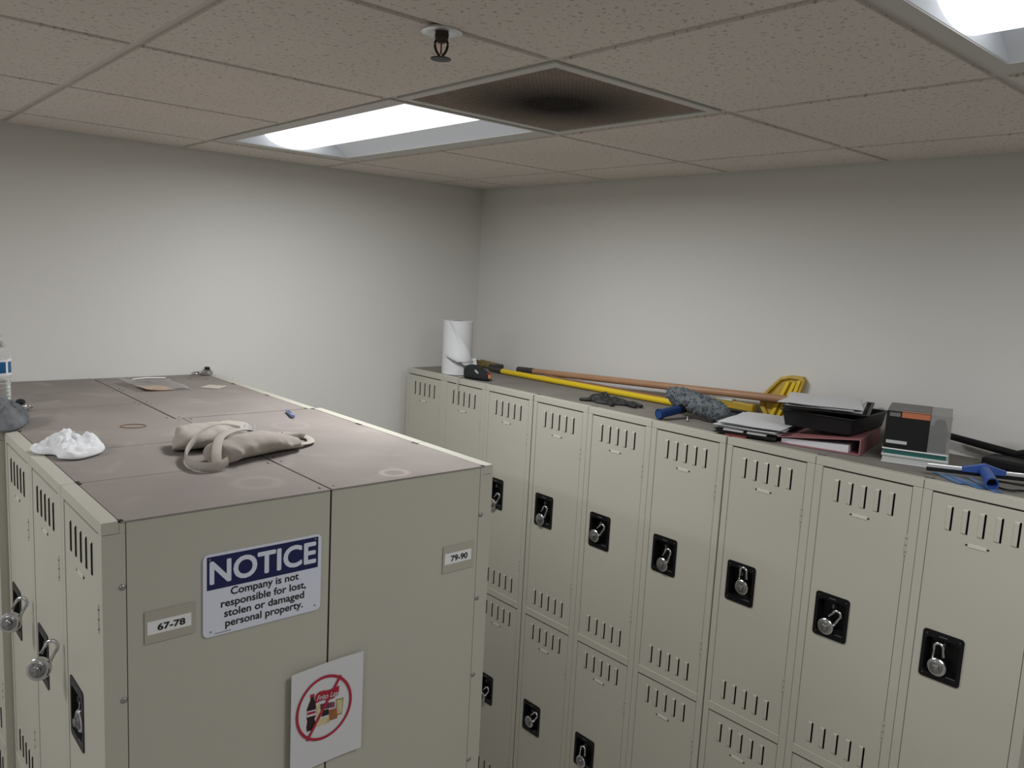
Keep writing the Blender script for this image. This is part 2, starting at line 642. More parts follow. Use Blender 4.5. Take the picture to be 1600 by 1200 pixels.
tl = ['lit recessed fluorescent ceiling light next to the dark vent, in front of the back wall',
      'lit recessed fluorescent ceiling light at the top right corner of the view',
      'lit recessed fluorescent ceiling light left of the island near the back wall',
      'lit recessed fluorescent ceiling light left of the island in the middle of the room']
for i, (c, l) in enumerate(zip(TROF, tl)):
    troffer(c, l, *((.018, .078, .82, (0, .52)), (.05, .040, .72), (.045, .045, 1.0, (0, .6)), (.045, .045, .5))[i])

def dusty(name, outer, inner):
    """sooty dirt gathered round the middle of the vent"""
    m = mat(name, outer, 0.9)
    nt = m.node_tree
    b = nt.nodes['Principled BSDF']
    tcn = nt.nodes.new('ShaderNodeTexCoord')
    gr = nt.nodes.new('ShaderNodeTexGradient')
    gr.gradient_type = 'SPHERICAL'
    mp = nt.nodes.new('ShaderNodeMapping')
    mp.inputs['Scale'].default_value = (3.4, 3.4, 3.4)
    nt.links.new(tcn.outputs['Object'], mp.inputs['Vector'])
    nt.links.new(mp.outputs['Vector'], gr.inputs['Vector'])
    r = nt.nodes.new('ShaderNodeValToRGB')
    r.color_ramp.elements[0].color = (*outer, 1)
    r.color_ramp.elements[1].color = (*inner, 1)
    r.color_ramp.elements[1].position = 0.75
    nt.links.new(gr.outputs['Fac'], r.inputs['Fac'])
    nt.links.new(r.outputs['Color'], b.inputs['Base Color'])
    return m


# ---- return air vent with egg-crate grille
x0, x1, y0, y1 = VENT
org = ((x0 + x1) / 2, (y0 + y1) / 2, HC)
t = thing('ceiling_vent', 'dark dusty egg-crate air vent in the ceiling beside the lit light', 'vent', org)
mb = MB(org)
f0, f1 = .014, .040
zf = HC + .001
for a, b in (((x0 + f0, y0 + f0), (x0 + f1, y1 - f0)), ((x1 - f1, y0 + f0), (x1 - f0, y1 - f0)), ((x0 + f1, y0 + f0), (x1 - f1, y0 + f1)), ((x0 + f1, y1 - f1), (x1 - f1, y1 - f0))):
    mb.box((*a, zf), (*b, zf + .006))
mb.build('frame', M['flange'], t, bevel=.001)
mb = MB(org)
n = 42
for k in range(1, n):
    u = (x0 + f1) + (x1 - x0 - 2 * f1) * k / n
    v_ = (y0 + f1) + (y1 - y0 - 2 * f1) * k / n
    mb.box((u - .0011, y0 + f1, zf + .002), (u + .0011, y1 - f1, zf + .014))
    mb.box((x0 + f1, v_ - .0008, zf + .003), (x1 - f1, v_ + .0008, zf + .013))
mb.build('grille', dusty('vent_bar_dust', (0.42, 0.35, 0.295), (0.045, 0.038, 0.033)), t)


mb = MB(org)
mb.box((x0 + .02, y0 + .02, zf + .016), (x1 - .02, y1 - .02, zf + .05))
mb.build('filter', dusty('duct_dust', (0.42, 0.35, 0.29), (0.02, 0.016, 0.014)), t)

# ---- sprinkler head
org = (-1.805, -2.100, HC)
t = thing('sprinkler_head', 'bronze fire sprinkler head with pale round plate hanging from the ceiling', 'sprinkler', org)
mb = MB(org)
mb.lathe([(.012, .004), (.030, .004), (.036, .0005), (.037, -.003), (.034, -.005), (.020, -.0035), (.012, -.001)], 32, org)
mb.build('escutcheon', M['alu'], t, smooth=40)
mb = MB(org)
mb.lathe([(.0120, .002), (.0140, -.006), (.0135, -.013), (.0100, -.017), (.007, -.021)], 6, org)
mb.build('hex_body', M['bronze'], t, smooth=30)
mb = MB(org)
for s in (-1, 1):
    A = spline([(org[0] + s * .007 * math.cos(.7), org[1] - s * .007 * math.sin(.7), HC - .012), (org[0] + s * .0115 * math.cos(.7), org[1] - s * .0115 * math.sin(.7), HC - .022), (org[0] + s * .009 * math.cos(.7), org[1] - s * .009 * math.sin(.7), HC - .034), (org[0] + s * .002, org[1] - s * .0015, HC - .043)], 5)
    mb.tube(A, .0024, 8)
mb.build('frame_arm', M['bronze'], t, smooth=60)
mb = MB(org)
mb.tube([(org[0], org[1], HC - .014), (org[0], org[1], HC - .040)], .0016, 8)
mb.build('glass_bulb', M['blackred'], t, smooth=60)
mb = MB(org)
c = Vector(org) + Vector((0, 0, -.047))
mb.lathe([(.002, .004), (.005, .003), (.005, .0), (.006, -.001), (.0185, -.0005), (.0185, -.0022), (.001, -.003)], 24, c)
mb.build('deflector', M['bronze'], t, smooth=40)


# ================================================================== LOCKERS
# local frame of a locker bank: x to the right when facing the doors, y into the locker, z up
DW, DH = 9.92 * INCH, 33.95 * INCH
DY = 0.0015          # the doors sit a hair behind the frame face
DTH = 0.018


def door_mesh_parts(root):
    """one locker door (origin: its lower left front corner) with its hardware"""
    I = INCH
    slots = []
    xs0 = [2.02 + 1.535 * k for k in range(5)]     # open edge of each louvre
    for zt, zb in ((1.08, 3.58), (30.45, 32.92)):
        for x in xs0:
            slots.append((x * I - .0030, x * I + .0032, DH - zb * I, DH - zt * I))
    pk = (0.98 * I, 4.60 * I, DH - 19.38 * I, DH - 14.62 * I)     # pocket opening
    holes = slots + [pk]
    us = sorted(set([0, DW] + [round(h[i], 6) for h in holes for i in (0, 1)]))
    zs = sorted(set([0, DH] + [round(h[i], 6) for h in holes for i in (2, 3)]))

    def inside(u, z):
        return any(h[0] < u < h[1] and h[2] < z < h[3] for h in holes)
    mb = MB()
    nu, nz = len(us) - 1, len(zs) - 1
    solid = [[not inside((us[i] + us[i + 1]) / 2, (zs[j] + zs[j + 1]) / 2) for j in range(nz)] for i in range(nu)]
    cache = {}

    def vv(i, j, b):
        k = (i, j, b)
        if k not in cache:
            cache[k] = mb.v((us[i], DTH if b else 0, zs[j]))
        return cache[k]
    for i in range(nu):
        for j in range(nz):
            if not solid[i][j]:
                continue
            mb.bm.faces.new((vv(i, j, 0), vv(i + 1, j, 0), vv(i + 1, j + 1, 0), vv(i, j + 1, 0)))
            mb.bm.faces.new((vv(i, j, 1), vv(i, j + 1, 1), vv(i + 1, j + 1, 1), vv(i + 1, j, 1)))
            for (di, dj, a, b) in ((-1, 0, (i, j + 1), (i, j)), (1, 0, (i + 1, j), (i + 1, j + 1)), (0, -1, (i, j), (i + 1, j)), (0, 1, (i + 1, j + 1), (i, j + 1))):
                ii, jj = i + di, j + dj
                if not (0 <= ii < nu and 0 <= jj < nz) or not solid[ii][jj]:
                    ff = mb.bm.faces.new((vv(*a, 0), vv(*a, 1), vv(*b, 1), vv(*b, 0)))
                    ff.material_index = 1 if (0 <= ii < nu and 0 <= jj < nz) else 0  # hole walls coloured dark to stand for the shade inside the slots
    # raised louvre hoods, open on their right edge
    h = .0024
    for (u0, u1, z0, z1) in slots:
        a, b = u1 - .0180, u1 - .0044
        P = [(a, -.0001, z0 - .0005), (a + .003, -h * .75, z0 + .003), (b, -h, z0 + .003), (b, -.0001, z0 - .002)]
        Q = [(a, -.0001, z1 + .0005), (a + .003, -h * .75, z1 - .003), (b, -h, z1 - .003), (b, -.0001, z1 + .002)]
        mb.face([P[0], P[1], Q[1], Q[0]])
        mb.face([P[1], P[2], Q[2], Q[1]])
        mb.face([P[0], P[3], P[2], P[1]])
        mb.face([Q[0], Q[1], Q[2], Q[3]])
    d = mb.build('door', [M['paint'], M['dark']], root, recalc=False)
    # black recessed latch plate
    pu0, pu1, pz0, pz1 = 0.78 * I, 4.80 * I, DH - 19.60 * I, DH - 14.40 * I
    mb = MB()
    out = rrect(pu0, pu1, pz0, pz1, .009, -.0022)
    inn = rrect(pk[0] + .004, pk[1] - .004, pk[2] + .010, pk[3] - .013, .010, -.0022)
    inn2 = [(p[0], .026, p[2]) for p in rrect(pk[0] + .009, pk[1] - .009, pk[2] + .017, pk[3] - .018, .008, 0)]
    back = [(p[0], .0005, p[2]) for p in out]
    mb.rings([back, out, inn, inn2], cap=False)
    mb.face(list(reversed(inn2)))
    mb.mi = 1
    cx = (pu0 + pu1) / 2
    mb.box((cx - .010, -.0028, pz1 - .0125), (cx + .010, -.0020, pz1 - .0095))
    mb.box((pu1 - .034, -.0028, pz0 + .017), (pu1 - .012, -.0018, pz0 + .0195))
    for u, z in ((pu0 + .010, pz1 - .011), (pu1 - .010, pz1 - .011), (pu0 + .010, pz0 + .010)):
        mb.lathe([(.0018, -.0016), (.0018, .0006), (.0006, .0010)], 8, (u, -.0022, z), (0, -1, 0))
    lp = mb.build('latch_plate', [M['black'], M['latchgrey']], d, smooth=40)
    mb = MB()              # hasp staple the padlock hangs in
    ht = pz1 - .034
    mb.box((cx + .0015, -.001, ht - .006), (cx + .0045, .024, ht + .006))
    mb.build('hasp', M['latchgrey'], d, bevel=.001)
    # number plate held by two rivets
    mb = MB()
    hz = DH - 4.57 * I
    h0, h1 = 3.72 * I, 5.72 * I
    mb.box((h0 + .004, -.0012, hz - .0045), (h1 - .004, .0, hz + .0045))
    mb.mi = 1
    for u in (h0, h1):
        mb.lathe([(.0026, -.0004), (.0026, .0012), (.0012, .0018)], 10, (u, 0, hz), (0, -1, 0))
    mb.build('number_plate', [M['plate'], M['dark']], d, smooth=40)
    for zc in (DH - 6.3 * I, 6.3 * I):      # hinge knuckles on the right edge
        mb = MB()
        mb.tube([(DW + .0012, -.0012, zc - .028), (DW + .0012, -.0012, zc + .028)], .0024, 8)
        mb.mi = 1
        for k in (-1, 0, 1):
            mb.tube([(DW + .0012, -.0012, zc + k * .019 - .0008), (DW + .0012, -.0012, zc + k * .019 + .0008)], .0027, 8)
        mb.build('hinge', [M['paint'], M['dark']], d, smooth=50)
    return d


def make_bank():
    root = thing('locker_bank', 'x', 'locker')
    I = INCH
    W3 = 3 * LW
    g = .0006
    mb = MB()                      # sheet-metal carcass, open at the front
    e = .0012
    mb.box((.0045, .0205, .004), (.0045 + e, LD, T - .006))
    mb.box((W3 - .0045 - e, .0205, .004), (W3 - .0045, LD, T - .006))
    mb.box((.0045, LD - e, .004), (W3 - .0045, LD, T - .006))
    mb.box((.0045, .0205, .06), (W3 - .0045, LD, .061))
    mb.box((.0045, .0205, T - 35.7 * I), (W3 - .0045, LD, T - 35.65 * I))
    mb.box((.0045, .0205, T - .007), (W3 - .0045, LD, T - .006))
    for k in (1, 2):
        mb.box((k * LW - .001, .0205, .06), (k * LW + .001, LD, T - .007))
    mb.build('carcass', M['inside'], root)
    mb = MB()                      # face frame: rails and stiles of each of the three columns
    zt, zu, zl, zb = T - .92 * I, T - 35.10 * I, T - 36.22 * I, T - 70.42 * I
    for k in range(3):
        a, b = k * LW + .0022 * (k == 0) + g, (k + 1) * LW - .0022 * (k == 2) - g
        s0, s1 = k * LW + .93 * I, k * LW + 10.98 * I
        mb.box((a + .0005, 0, zt), (b - .0005, .030, T))                       # cap rail
        d0 = .0405 if k == 0 else .02
        d1 = .0405 if k == 2 else .02
        mb.box((a, 0, .002), (s0, d0, zt - .0008))
        mb.box((s1, 0, .002), (b, d1, zt - .0008))
        if k == 0:
            mb.box((a, .0301, zt - .0008), (a + .002, .0405, T - .0035))
        if k == 2:
            mb.box((b - .002, .0301, zt - .0008), (b, .0405, T - .0035))
        mb.box((s0, -.0012, zl), (s1, .02, zu))                # middle rail
        mb.box((s0, 0, .002), (s1, .02, zb))
    mb.build('frame', M['paint'], root, bevel=.0014)
    mb = MB()                      # side sheets behind the corner posts
    for a, b in ((.0026, .0040), (W3 - .0040, W3 - .0026)):
        mb.box((a, .0422, .002), (b, LD, T - .001))
    mb.build('side_panel', M['paint'], root)
    mb = MB()                      # three top sheets with small dark notches in their front corners
    for k in range(3):
        a, b = k * LW + (.0015 if k == 0 else .0006), (k + 1) * LW - (.0015 if k == 2 else .0006)
        mb.box((a, .0326, T - .0045), (b, LD, T - .0003 * (k + 1)))
    mb.mi = 1
    for k in range(4):
        u = k * LW
        for s in ((-1,) if k == 3 else (1,) if k == 0 else (-1, 1)):
            mb.box((u + s * .003, .0285, T - .003), (u + s * .013, .0375, T + .0002))
            mb.box((u + s * .020, LD - .016, T - .003), (u + s * .027, LD - .0135, T + .0002))
    mb.build('top_panel', [M['top'], M['dark']], root)
    d = door_mesh_parts(root)
    remember(d)
    for k in range(3):
        for lo in (0, 1):
            dd = d if (k == 0 and lo == 0) else copy_tree(d, root)
            dd.location = (k * LW + .99 * I, DY, (T - 35.06 * I) if not lo else (T - 70.36 * I))
            if dd is not d:
                KIDS.setdefault(root.name, []).append(dd)
    remember(root)
    return root


BG = 'beige metal locker banks'
bank = make_bank()


def place_bank(o, x, y, rz, label):
    o.location = (x, y, 0)
    o.rotation_euler = (0, 0, rz)
    o['label'] = label
    o['group'] = BG
    return o


RZL, RZR = rad(-90), rad(90)


def wall_tops(o):
    for c in KIDS[o.name]:
        if c.name.startswith('top_panel'):
            c.data = c.data.copy()
            c.data.materials[0] = M['topwall']
    return o


# facing -X: left end is the far end
wall_tops(place_bank(copy_tree(bank), XF, Y0, RZL, 'beige locker bank by the right wall under the white paper towel roll'))
wall_tops(place_bank(copy_tree(bank), XF, Y0 - 3 * LW, RZL, 'beige locker bank by the right wall under the black glove and blue handle'))
wall_tops(place_bank(copy_tree(bank), XF, Y0 - 6 * LW, RZL, 'beige locker bank by the right wall under the red binder and black box'))
island_lf = place_bank(copy_tree(bank), XL - .020, YI + 6 * LW, RZL, 'beige locker bank in the left island row, under the water bottle and grey rag')
island_rn = place_bank(copy_tree(bank), XR, YI, RZR, 'beige locker bank with the small 79-90 tag on its end panel')
island_rf = place_bank(copy_tree(bank), XR - .0185, YI + 3 * LW, RZR, 'beige locker bank at the far right of the island, under the clear plastic pouch')
island_ln = place_bank(bank, XL, YI + 3 * LW, RZL, 'beige locker bank with the blue NOTICE sign and 67-78 tag on its end panel')
# screws in the corner posts of the island's end face
for root, u, s in ((island_ln, 3 * LW - .0022, 1), (island_rn, .0022, -1)):
    for z in (1.7025, 1.481, 1.272, 1.034):
        mb = MB()
        mb.lathe([(.0062, -.0005), (.0062, .0012), (.0045, .0028), (.001, .0032)], 12, (u - s * .0006, .034, z), (s, 0, 0))
        mb.build('screw', M['steel'], root, smooth=50)


# ================================================================== PADLOCKS
def make_padlock(free_side):
    """hung padlock; origin at the inner top of its shackle, dial facing -Y"""
    root = thing('padlock', 'x', 'padlock')
    r, gp = .0040, .0120
    cz = -.066
    mb = MB()
    mb.lathe([(.0205, -.0085), (.0238, -.0065), (.0242, 0), (.0238, .0055), (.0215, .0078), (.016, .0083), (.001, .0083)], 32, (0, 0, cz), (0, -1, 0))
    mb.build('body', M['chrome'], root, smooth=35)
    mb = MB()
    mb.lathe([(.0172, .0080), (.0172, .0095), (.0150, .0108), (.0092, .0108), (.0088, .0150), (.0070, .0162), (.001, .0165)], 32, (0, 0, cz), (0, -1, 0))
    mb.mi = 1
    for k in range(20):
        a = 2 * math.pi * k / 20
        p, q = .0152, .0132
        mb.tube([(p * math.cos(a), -.0112, cz + p * math.sin(a)), (q * math.cos(a), -.0112, cz + q * math.sin(a))], .0004, 4)
    mb.build('dial', [M['dial'], M['latchgrey']], root, smooth=35)
    mb = MB()
    s = free_side
    pts = [(-s * gp, 0, cz + .018), (-s * gp, 0, -.016)]
    for k in range(1, 10):
        a = math.pi * k / 10
        pts.append((-s * gp * math.cos(a), 0, -.016 + gp * 1.15 * math.sin(a)))
    pts += [(s * gp, 0, -.016), (s * gp, 0, -.036)]
    mb.tube(pts, r, 10)
    mb.build('shackle', M['chrome'], root, smooth=60)
    remember(root)
    return root


PL = make_padlock(-1)      # free leg on the left
PR = make_padlock(1)       # free leg on the right
used = {}
PG = 'combination padlocks'


def new_lock(kind):
    src = PL if kind < 0 else PR
    if not used.get(kind):
        used[kind] = True
        return src
    return copy_tree(src)


def hang(u_in, drop_in, tilt, kind, label, lower=False):
    """on the wall row: body centre u inches along the row and drop inches below the top"""
    o = new_lock(kind)
    c = Vector((XF - .001, Y0 - u_in * INCH, T - drop_in * INCH))
    R = Matrix.Rotation(RZL, 4, 'Z') @ Matrix.Rotation(rad(tilt), 4, 'Y')
    o.matrix_world = Matrix.Translation(c) @ R @ Matrix.Translation((0, 0, .066))
    o['label'] = label
    o['group'] = PG
    return o


hang(27.45, 20.1, 35, -1, 'silver padlock on the upper door just right of the island corner, half hidden')
hang(39.35, 19.6, 24, -1, 'silver padlock tilted left on the upper door just left of the black glove')
hang(51.06, 18.95, 38, -1, 'silver padlock hanging open to the left on the upper door below the black glove')
hang(63.75, 19.4, 20, -1, 'silver padlock slightly tilted on the upper door below the blue washer handle')
hang(76.15, 18.45, 0, 1, 'silver padlock hanging straight on the upper door below the loose papers')
hang(87.37, 19.35, 33, -1, 'silver padlock hanging open like a question mark on the upper door below the red binder')
hang(99.55, 19.2, -2, 1, 'bright silver padlock on the upper door nearest the viewer at right')
hang(27.2, 55.2, 35, -1, 'silver padlock on the lower door behind the island corner, half hidden')
hang(39.56, 54.12, 36, -1, 'silver padlock on the lower door with its shackle swung right, left of the bottom-edge one')
hang(51.5, 54.95, 4, 1, 'silver padlock at the bottom picture edge on a lower door, shackle upright')


def lock_at(c, down, face, kind, label):
    o = new_lock(kind)
    z = -Vector(down).normalized()
    y = -Vector(face)
    y = (y - z * y.dot(z)).normalized()
    x = y.cross(z)
    R = Matrix((x, y, z)).transposed().to_4x4()
    o.matrix_world = Matrix.Translation(c) @ R @ Matrix.Translation((0, 0, .066))
    o['label'] = label
    o['group'] = PG
    return o


lock_at(Vector((XL - .0455, YI + 12.5 * INCH, T - 15.55 * INCH)), (-.45, .10, -.88), (-.60, -.80, .05), -1, 'silver padlock sticking out of the left island doors, the nearer of the two')
lock_at(Vector((XL - .0465, YI + 24.5 * INCH, T - 16.0 * INCH)), (-.45, .10, -.88), (-.60, -.80, .05), -1, 'silver padlock sticking out of the left island doors, the farther one at the picture edge')
lock_at(Vector((XL + .008, YI + 8.0 * INCH, T - 18.7 * INCH)), (.02, .1, -1), (-1, 0, 0), 1, 'silver padlock sunk in the black latch plate nearest the island corner')
# two locks lying on the tops
lock_at(Vector((-1.452, -.040, T + .0105)), (.86, .15, 0), (0.05, -.1, 1), 1, 'silver padlock with a black dial lying at the far right corner of the island top')
lock_at(Vector((-2.245, -.640, T + .0105)), (-.8, -.55, 0), (0, 0, 1), -1, 'silver padlock with a black dial lying behind the grey rag')
bpy.context.view_layer.update()
for o in list(SC.objects):
    if o.name.startswith('padlock') and 'black dial' in o.get('label', ''):
        mb = MB()
        mb.lathe([(.0105, .0140), (.0112, .0175), (.0100, .0225), (.001, .0230)], 20, (0, 0, -.066), (0, -1, 0))
        mb.build('dial_knob', M['black'], o, smooth=40)

# ================================================================== SIGNS ON THE END FACE
YF = YI + .0026 - .0035       # the end sheet face
YS_ = YI - .0002
org = (-2.0065, YS_, 1.649)
t = thing('notice_sign', 'white sign with NOTICE on a navy band, mounted on the island end panel', 'sign', org)
mb = MB(org)
mb.prism(rrect(-2.1335, -1.8790, 1.5635, 1.7340, .011, YS_ - .0016), (0, .0036, 0))
mb.build('plate', M['signwhite'], t)
mb = MB(org)
mb.box((-2.1262, YS_ - .0019, 1.6610), (-1.8868, YS_ - .0016, 1.7292))
mb.build('header_band', M['signblue'], t)
text_obj('heading_lettering', 'NOTICE', M['signwhite'], t, org, -2.1211, -1.8915, 1.6740, 1.7180, YS_ - .0022, bold=0.028)
for s, a, b, z0 in (('Company is not', -2.0785, -1.9310, 1.6432), ('responsible for lost,', -2.0983, -1.9140, 1.6205), ('stolen or damaged', -2.0917, -1.9178, 1.5990), ('personal property.', -2.0893, -1.9205, 1.5780)):
    text_obj('message_lettering', s, M['ink'], t, org, a, b, z0, z0 + .0150, YS_ - .0020, bold=0.022)
mb = MB(org)
mb.box((-2.1104, YS_ - .0019, 1.5678), (-2.0772, YS_ - .0016, 1.5688))
mb.build('fine_print', M['ink'], t)
for x, z in ((-2.1205, 1.7237), (-1.8934, 1.7250), (-2.1188, 1.5742), (-1.8925, 1.5755)):
    mb = MB(org)
    mb.lathe([(.0020, 0), (.0020, .0006), (.0008, .0010)], 10, (x, YS_ - .0018, z), (0, -1, 0))
    mb.build('rivet', M['steel'], t, smooth=40)


def number_tag(s, x0, x1, z0, z1, tx0, tx1, tz0, tz1, label):
    org = ((x0 + x1) / 2, YS_, (z0 + z1) / 2)
    t = thing('number_tag', label, 'label', org)
    mb = MB(org)
    mb.box((tx0, YS_ - .0004, tz0), (tx1, YS_ + .0022, tz1))
    mb.build('tape_backing', M['tape'], t)
    mb = MB(org)
    mb.box((x0, YS_ - .0009, z0), (x1, YS_ - .0004, z1))
    mb.build('card', M['label'], t)
    wd = x1 - x0
    text_obj('number_lettering', s, M['ink'], t, org, x0 + wd * .22, x1 - wd * .14, z0 + .0060, z1 - .0075, YS_ - .0012, bold=0.035, ref='0')


number_tag('67-78', -2.2375, -2.1560, 1.5985, 1.6245, -2.2420, -2.1500, 1.5810, 1.6445, 'white tag reading 67-78 taped left of the notice sign')
number_tag('79-90', -1.5425, -1.4605, 1.5925, 1.6205, -1.5480, -1.4520, 1.5710, 1.6390, 'white tag reading 79-90 taped on the right end panel')

# ---- paper with the no-snacks picture
org = (-1.858, YS_, 1.318)
t = thing('paper_notice', 'white paper with a red no-snacks circle stuck across the joint of the end panels', 'paper', org)


def pz(x):      # how far the curled sheet stands off the panel
    s = (x + 1.949) / .179
    return .0022 + .010 * (1 - s) ** 2 + .006 * s ** 3


mb = MB(org)
NX = 16
R = []
for k in range(NX + 1):
    s = k / NX
    x = -1.949 + .179 * s
    y = YS_ - pz(x)
    zt_, zb_ = 1.4335 + .004 * s, 1.196 + .004 * s
    R.append([(x, y, zb_), (x, y, zt_), (x, y + .0004, zt_), (x, y + .0004, zb_)])
mb.rings(R)
mb.build('sheet', M['paper'], t, smooth=40)


def on_sheet(name, polys, m, lift):
    """flat printed shapes following the sheet; each polygon is a list of (x, z)"""
    mb = MB(org)
    for P in polys:
        mb.face([(x, YS_ - pz(x) - lift, z) for x, z in P])
    return mb.build(name, m, t)


def ellipse(cx, cz, a, b, n=48):
    return [(cx + a * math.cos(2 * math.pi * k / n), cz + b * math.sin(2 * math.pi * k / n)) for k in range(n)]


rc = (-1.8675, 1.3320)
O = ellipse(*rc, .0700, .0755)
I_ = ellipse(*rc, .0640, .0690)
on_sheet('sun_print', [ellipse(-1.8490, 1.3768, .0125, .0115, 24)], M['orange'], .0004)
on_sheet('olive_pack_print', [[(-1.8370, 1.3400), (-1.8174, 1.3390), (-1.8210, 1.3000), (-1.8360, 1.3000)]], M['olive'], .0004)
on_sheet('cream_pack_print', [[(-1.8350, 1.3370), (-1.8200, 1.3365), (-1.8225, 1.3040), (-1.8340, 1.3040)], [(-1.8867, 1.3087), (-1.8531, 1.3057), (-1.8528, 1.2903), (-1.8864, 1.2923)], [(-1.8860, 1.3440), (-1.8770, 1.3440), (-1.8740, 1.3090), (-1.8850, 1.3090)]], M['cream'], .0007)
on_sheet('purple_pack_print', [[(-1.8764, 1.3429), (-1.8403, 1.3363), (-1.8400, 1.3233), (-1.8761, 1.3289)]], M['purple'], .0010)
on_sheet('brown_pack_print', [[(-1.8535, 1.3211), (-1.8345, 1.3197), (-1.8324, 1.2941), (-1.8529, 1.2947)]], M['brownp'], .0010)
on_sheet('black_pack_print', [[(-1.8727, 1.3256), (-1.8548, 1.3239), (-1.8543, 1.3103), (-1.8723, 1.3112)]], M['ink'], .0010)
on_sheet('bottle_print', [[(-1.9008, 1.3660), (-1.8925, 1.3650), (-1.8912, 1.3580), (-1.8872, 1.3440), (-1.8868, 1.3200), (-1.8900, 1.3130), (-1.8868, 1.2990), (-1.8885, 1.2885), (-1.9090, 1.2890), (-1.9105, 1.2990), (-1.9085, 1.3130), (-1.9105, 1.3230), (-1.9100, 1.3420), (-1.9050, 1.3540), (-1.9020, 1.3600)]], M['cola'], .0004)
on_sheet('bottle_label_print', [[(-1.9102, 1.3375), (-1.8870, 1.3345), (-1.8869, 1.3210), (-1.9102, 1.3235)]], M['paper'], .0008)
on_sheet('bottle_red_print', [[(-1.9090, 1.3345), (-1.8880, 1.3320), (-1.8880, 1.3258), (-1.9090, 1.3285)]], M['red'], .0011)
on_sheet('bottle_cap_print', [[(-1.9023, 1.3739), (-1.8918, 1.3730), (-1.8918, 1.3655), (-1.9021, 1.3660)]], M['red'], .0011)
on_sheet('banner_print', [[(-1.8901, 1.3660), (-1.8850, 1.3710), (-1.8780, 1.3735), (-1.8680, 1.3725), (-1.8581, 1.3700), (-1.8450, 1.3700), (-1.8303, 1.3720), (-1.8300, 1.3600), (-1.8330, 1.3500), (-1.8400, 1.3465), (-1.8500, 1.3455), (-1.8600, 1.3475), (-1.8700, 1.3500), (-1.8800, 1.3500), (-1.8895, 1.3480)]], M['red'], .0013)
text_obj('banner_lettering', 'Frito Lay', M['paper'], t, org, -1.8868, -1.8335, 1.3545, 1.3660, YS_ - pz(-1.886) - .0030, bold=0.012, italic=0.3, slope=-.045)
for v in bpy.data.objects[t.children[-1].name].data.vertices:
    v.co.y += (YS_ - pz(v.co.x + org[0]) - .0017) - (YS_ - pz(-1.886) - .0030)
mb = MB(org)
n = len(O)
for k in range(n):
    q = [O[k], O[(k + 1) % n], I_[(k + 1) % n], I_[k]]
    mb.face([(x, YS_ - pz(x) - .0020, z) for x, z in q])
A, B = (-1.8265, 1.3960), (-1.9085, 1.2680)
N = 10
for k in range(N):
    a = (A[0] + (B[0] - A[0]) * k / N, A[1] + (B[1] - A[1]) * k / N)
    b = (A[0] + (B[0] - A[0]) * (k + 1) / N, A[1] + (B[1] - A[1]) * (k + 1) / N)
    wv = .0028
    mb.face([(x, YS_ - pz(x) - .0021, z) for x, z in ((a[0] - wv, a[1] + wv * .6), (b[0] - wv, b[1] + wv * .6), (b[0] + wv, b[1] - wv * .6), (a[0] + wv, a[1] - wv * .6))])
mb.build('prohibition_ring', M['red'], t)


# ================================================================== THINGS ON THE ISLAND TOP
def nz(p, s, seed=0):
    return noise.noise(Vector((p[0] * s + seed * 7.3, p[1] * s - seed * 3.1, p[2] * s + seed)))


def blob(mb, outline, height, seed=0, nr=14, rough=.35, freq=30, z0=T, edge=.0015, power=.6, peaks=()):
    """crumpled cloth-like lump over a footprint outline (world x, y), with folds"""
    n = len(outline)
    cx = sum(p[0] for p in outline) / n
    cy = sum(p[1] for p in outline) / n
    pts = spline([(p[0], p[1], 0) for p in outline] + [(outline[0][0], outline[0][1], 0)], 6)[:-1]
    R = []
    for k in range(nr + 1):
        s = 1 - k / nr
        ring = []
        for p in pts:
            x, y = cx + (p.x - cx) * s, cy + (p.y - cy) * s
            h = height * (1 - s ** 2.2) ** power if s < 1 else 0
            for (px, py, ph, pr) in peaks:
                d2 = ((x - px) ** 2 + (y - py) ** 2) / pr ** 2
                h += ph * math.exp(-d2) * (1 - s ** 3)
            f = nz((x, y, 0), freq, seed)
            f2 = 1 - abs(nz((x, y, .3), freq * 1.7, seed + 2)) * 2
            h *= 1 + rough * f + rough * .6 * f2 - rough * .4
            w = .006 * nz((x, y, 1), freq * 2.2, seed + 5)
            ring.append((x + w * (1 - s), y + w * (1 - s), z0 + edge + max(h, 0) * (1 if s < 1 else 0)))
        R.append(ring)
    low = [(p.x, p.y, z0 + .0002) for p in pts]
    mb.rings([low] + R)


# crumpled tissue
t = thing('crumpled_tissue', 'crumpled white tissue on the left island top', 'tissue', (-2.225, -1.215, T))
mb = MB(t.location)
blob(mb, [(-2.305, -1.175), (-2.300, -1.228), (-2.268, -1.258), (-2.268, -1.300), (-2.243, -1.325), (-2.212, -1.318), (-2.170, -1.282), (-2.150, -1.226), (-2.155, -1.180), (-2.190, -1.170), (-2.222, -1.150), (-2.262, -1.176)], 0.022, 3, 22, .55, 42, power=.32, edge=.004,
     peaks=((-2.238, -1.210, .020, .040), (-2.175, -1.205, .016, .026), (-2.205, -1.235, -.012, .014), (-2.290, -1.200, .004, .02)))
mb.build('tissue_sheet', M['tissue'], t, smooth=50, subsurf=1)

# canvas bag with straps
t = thing('canvas_bag', 'rolled beige canvas bag with straps lying on the island top', 'bag', (-1.86, -1.42, T))


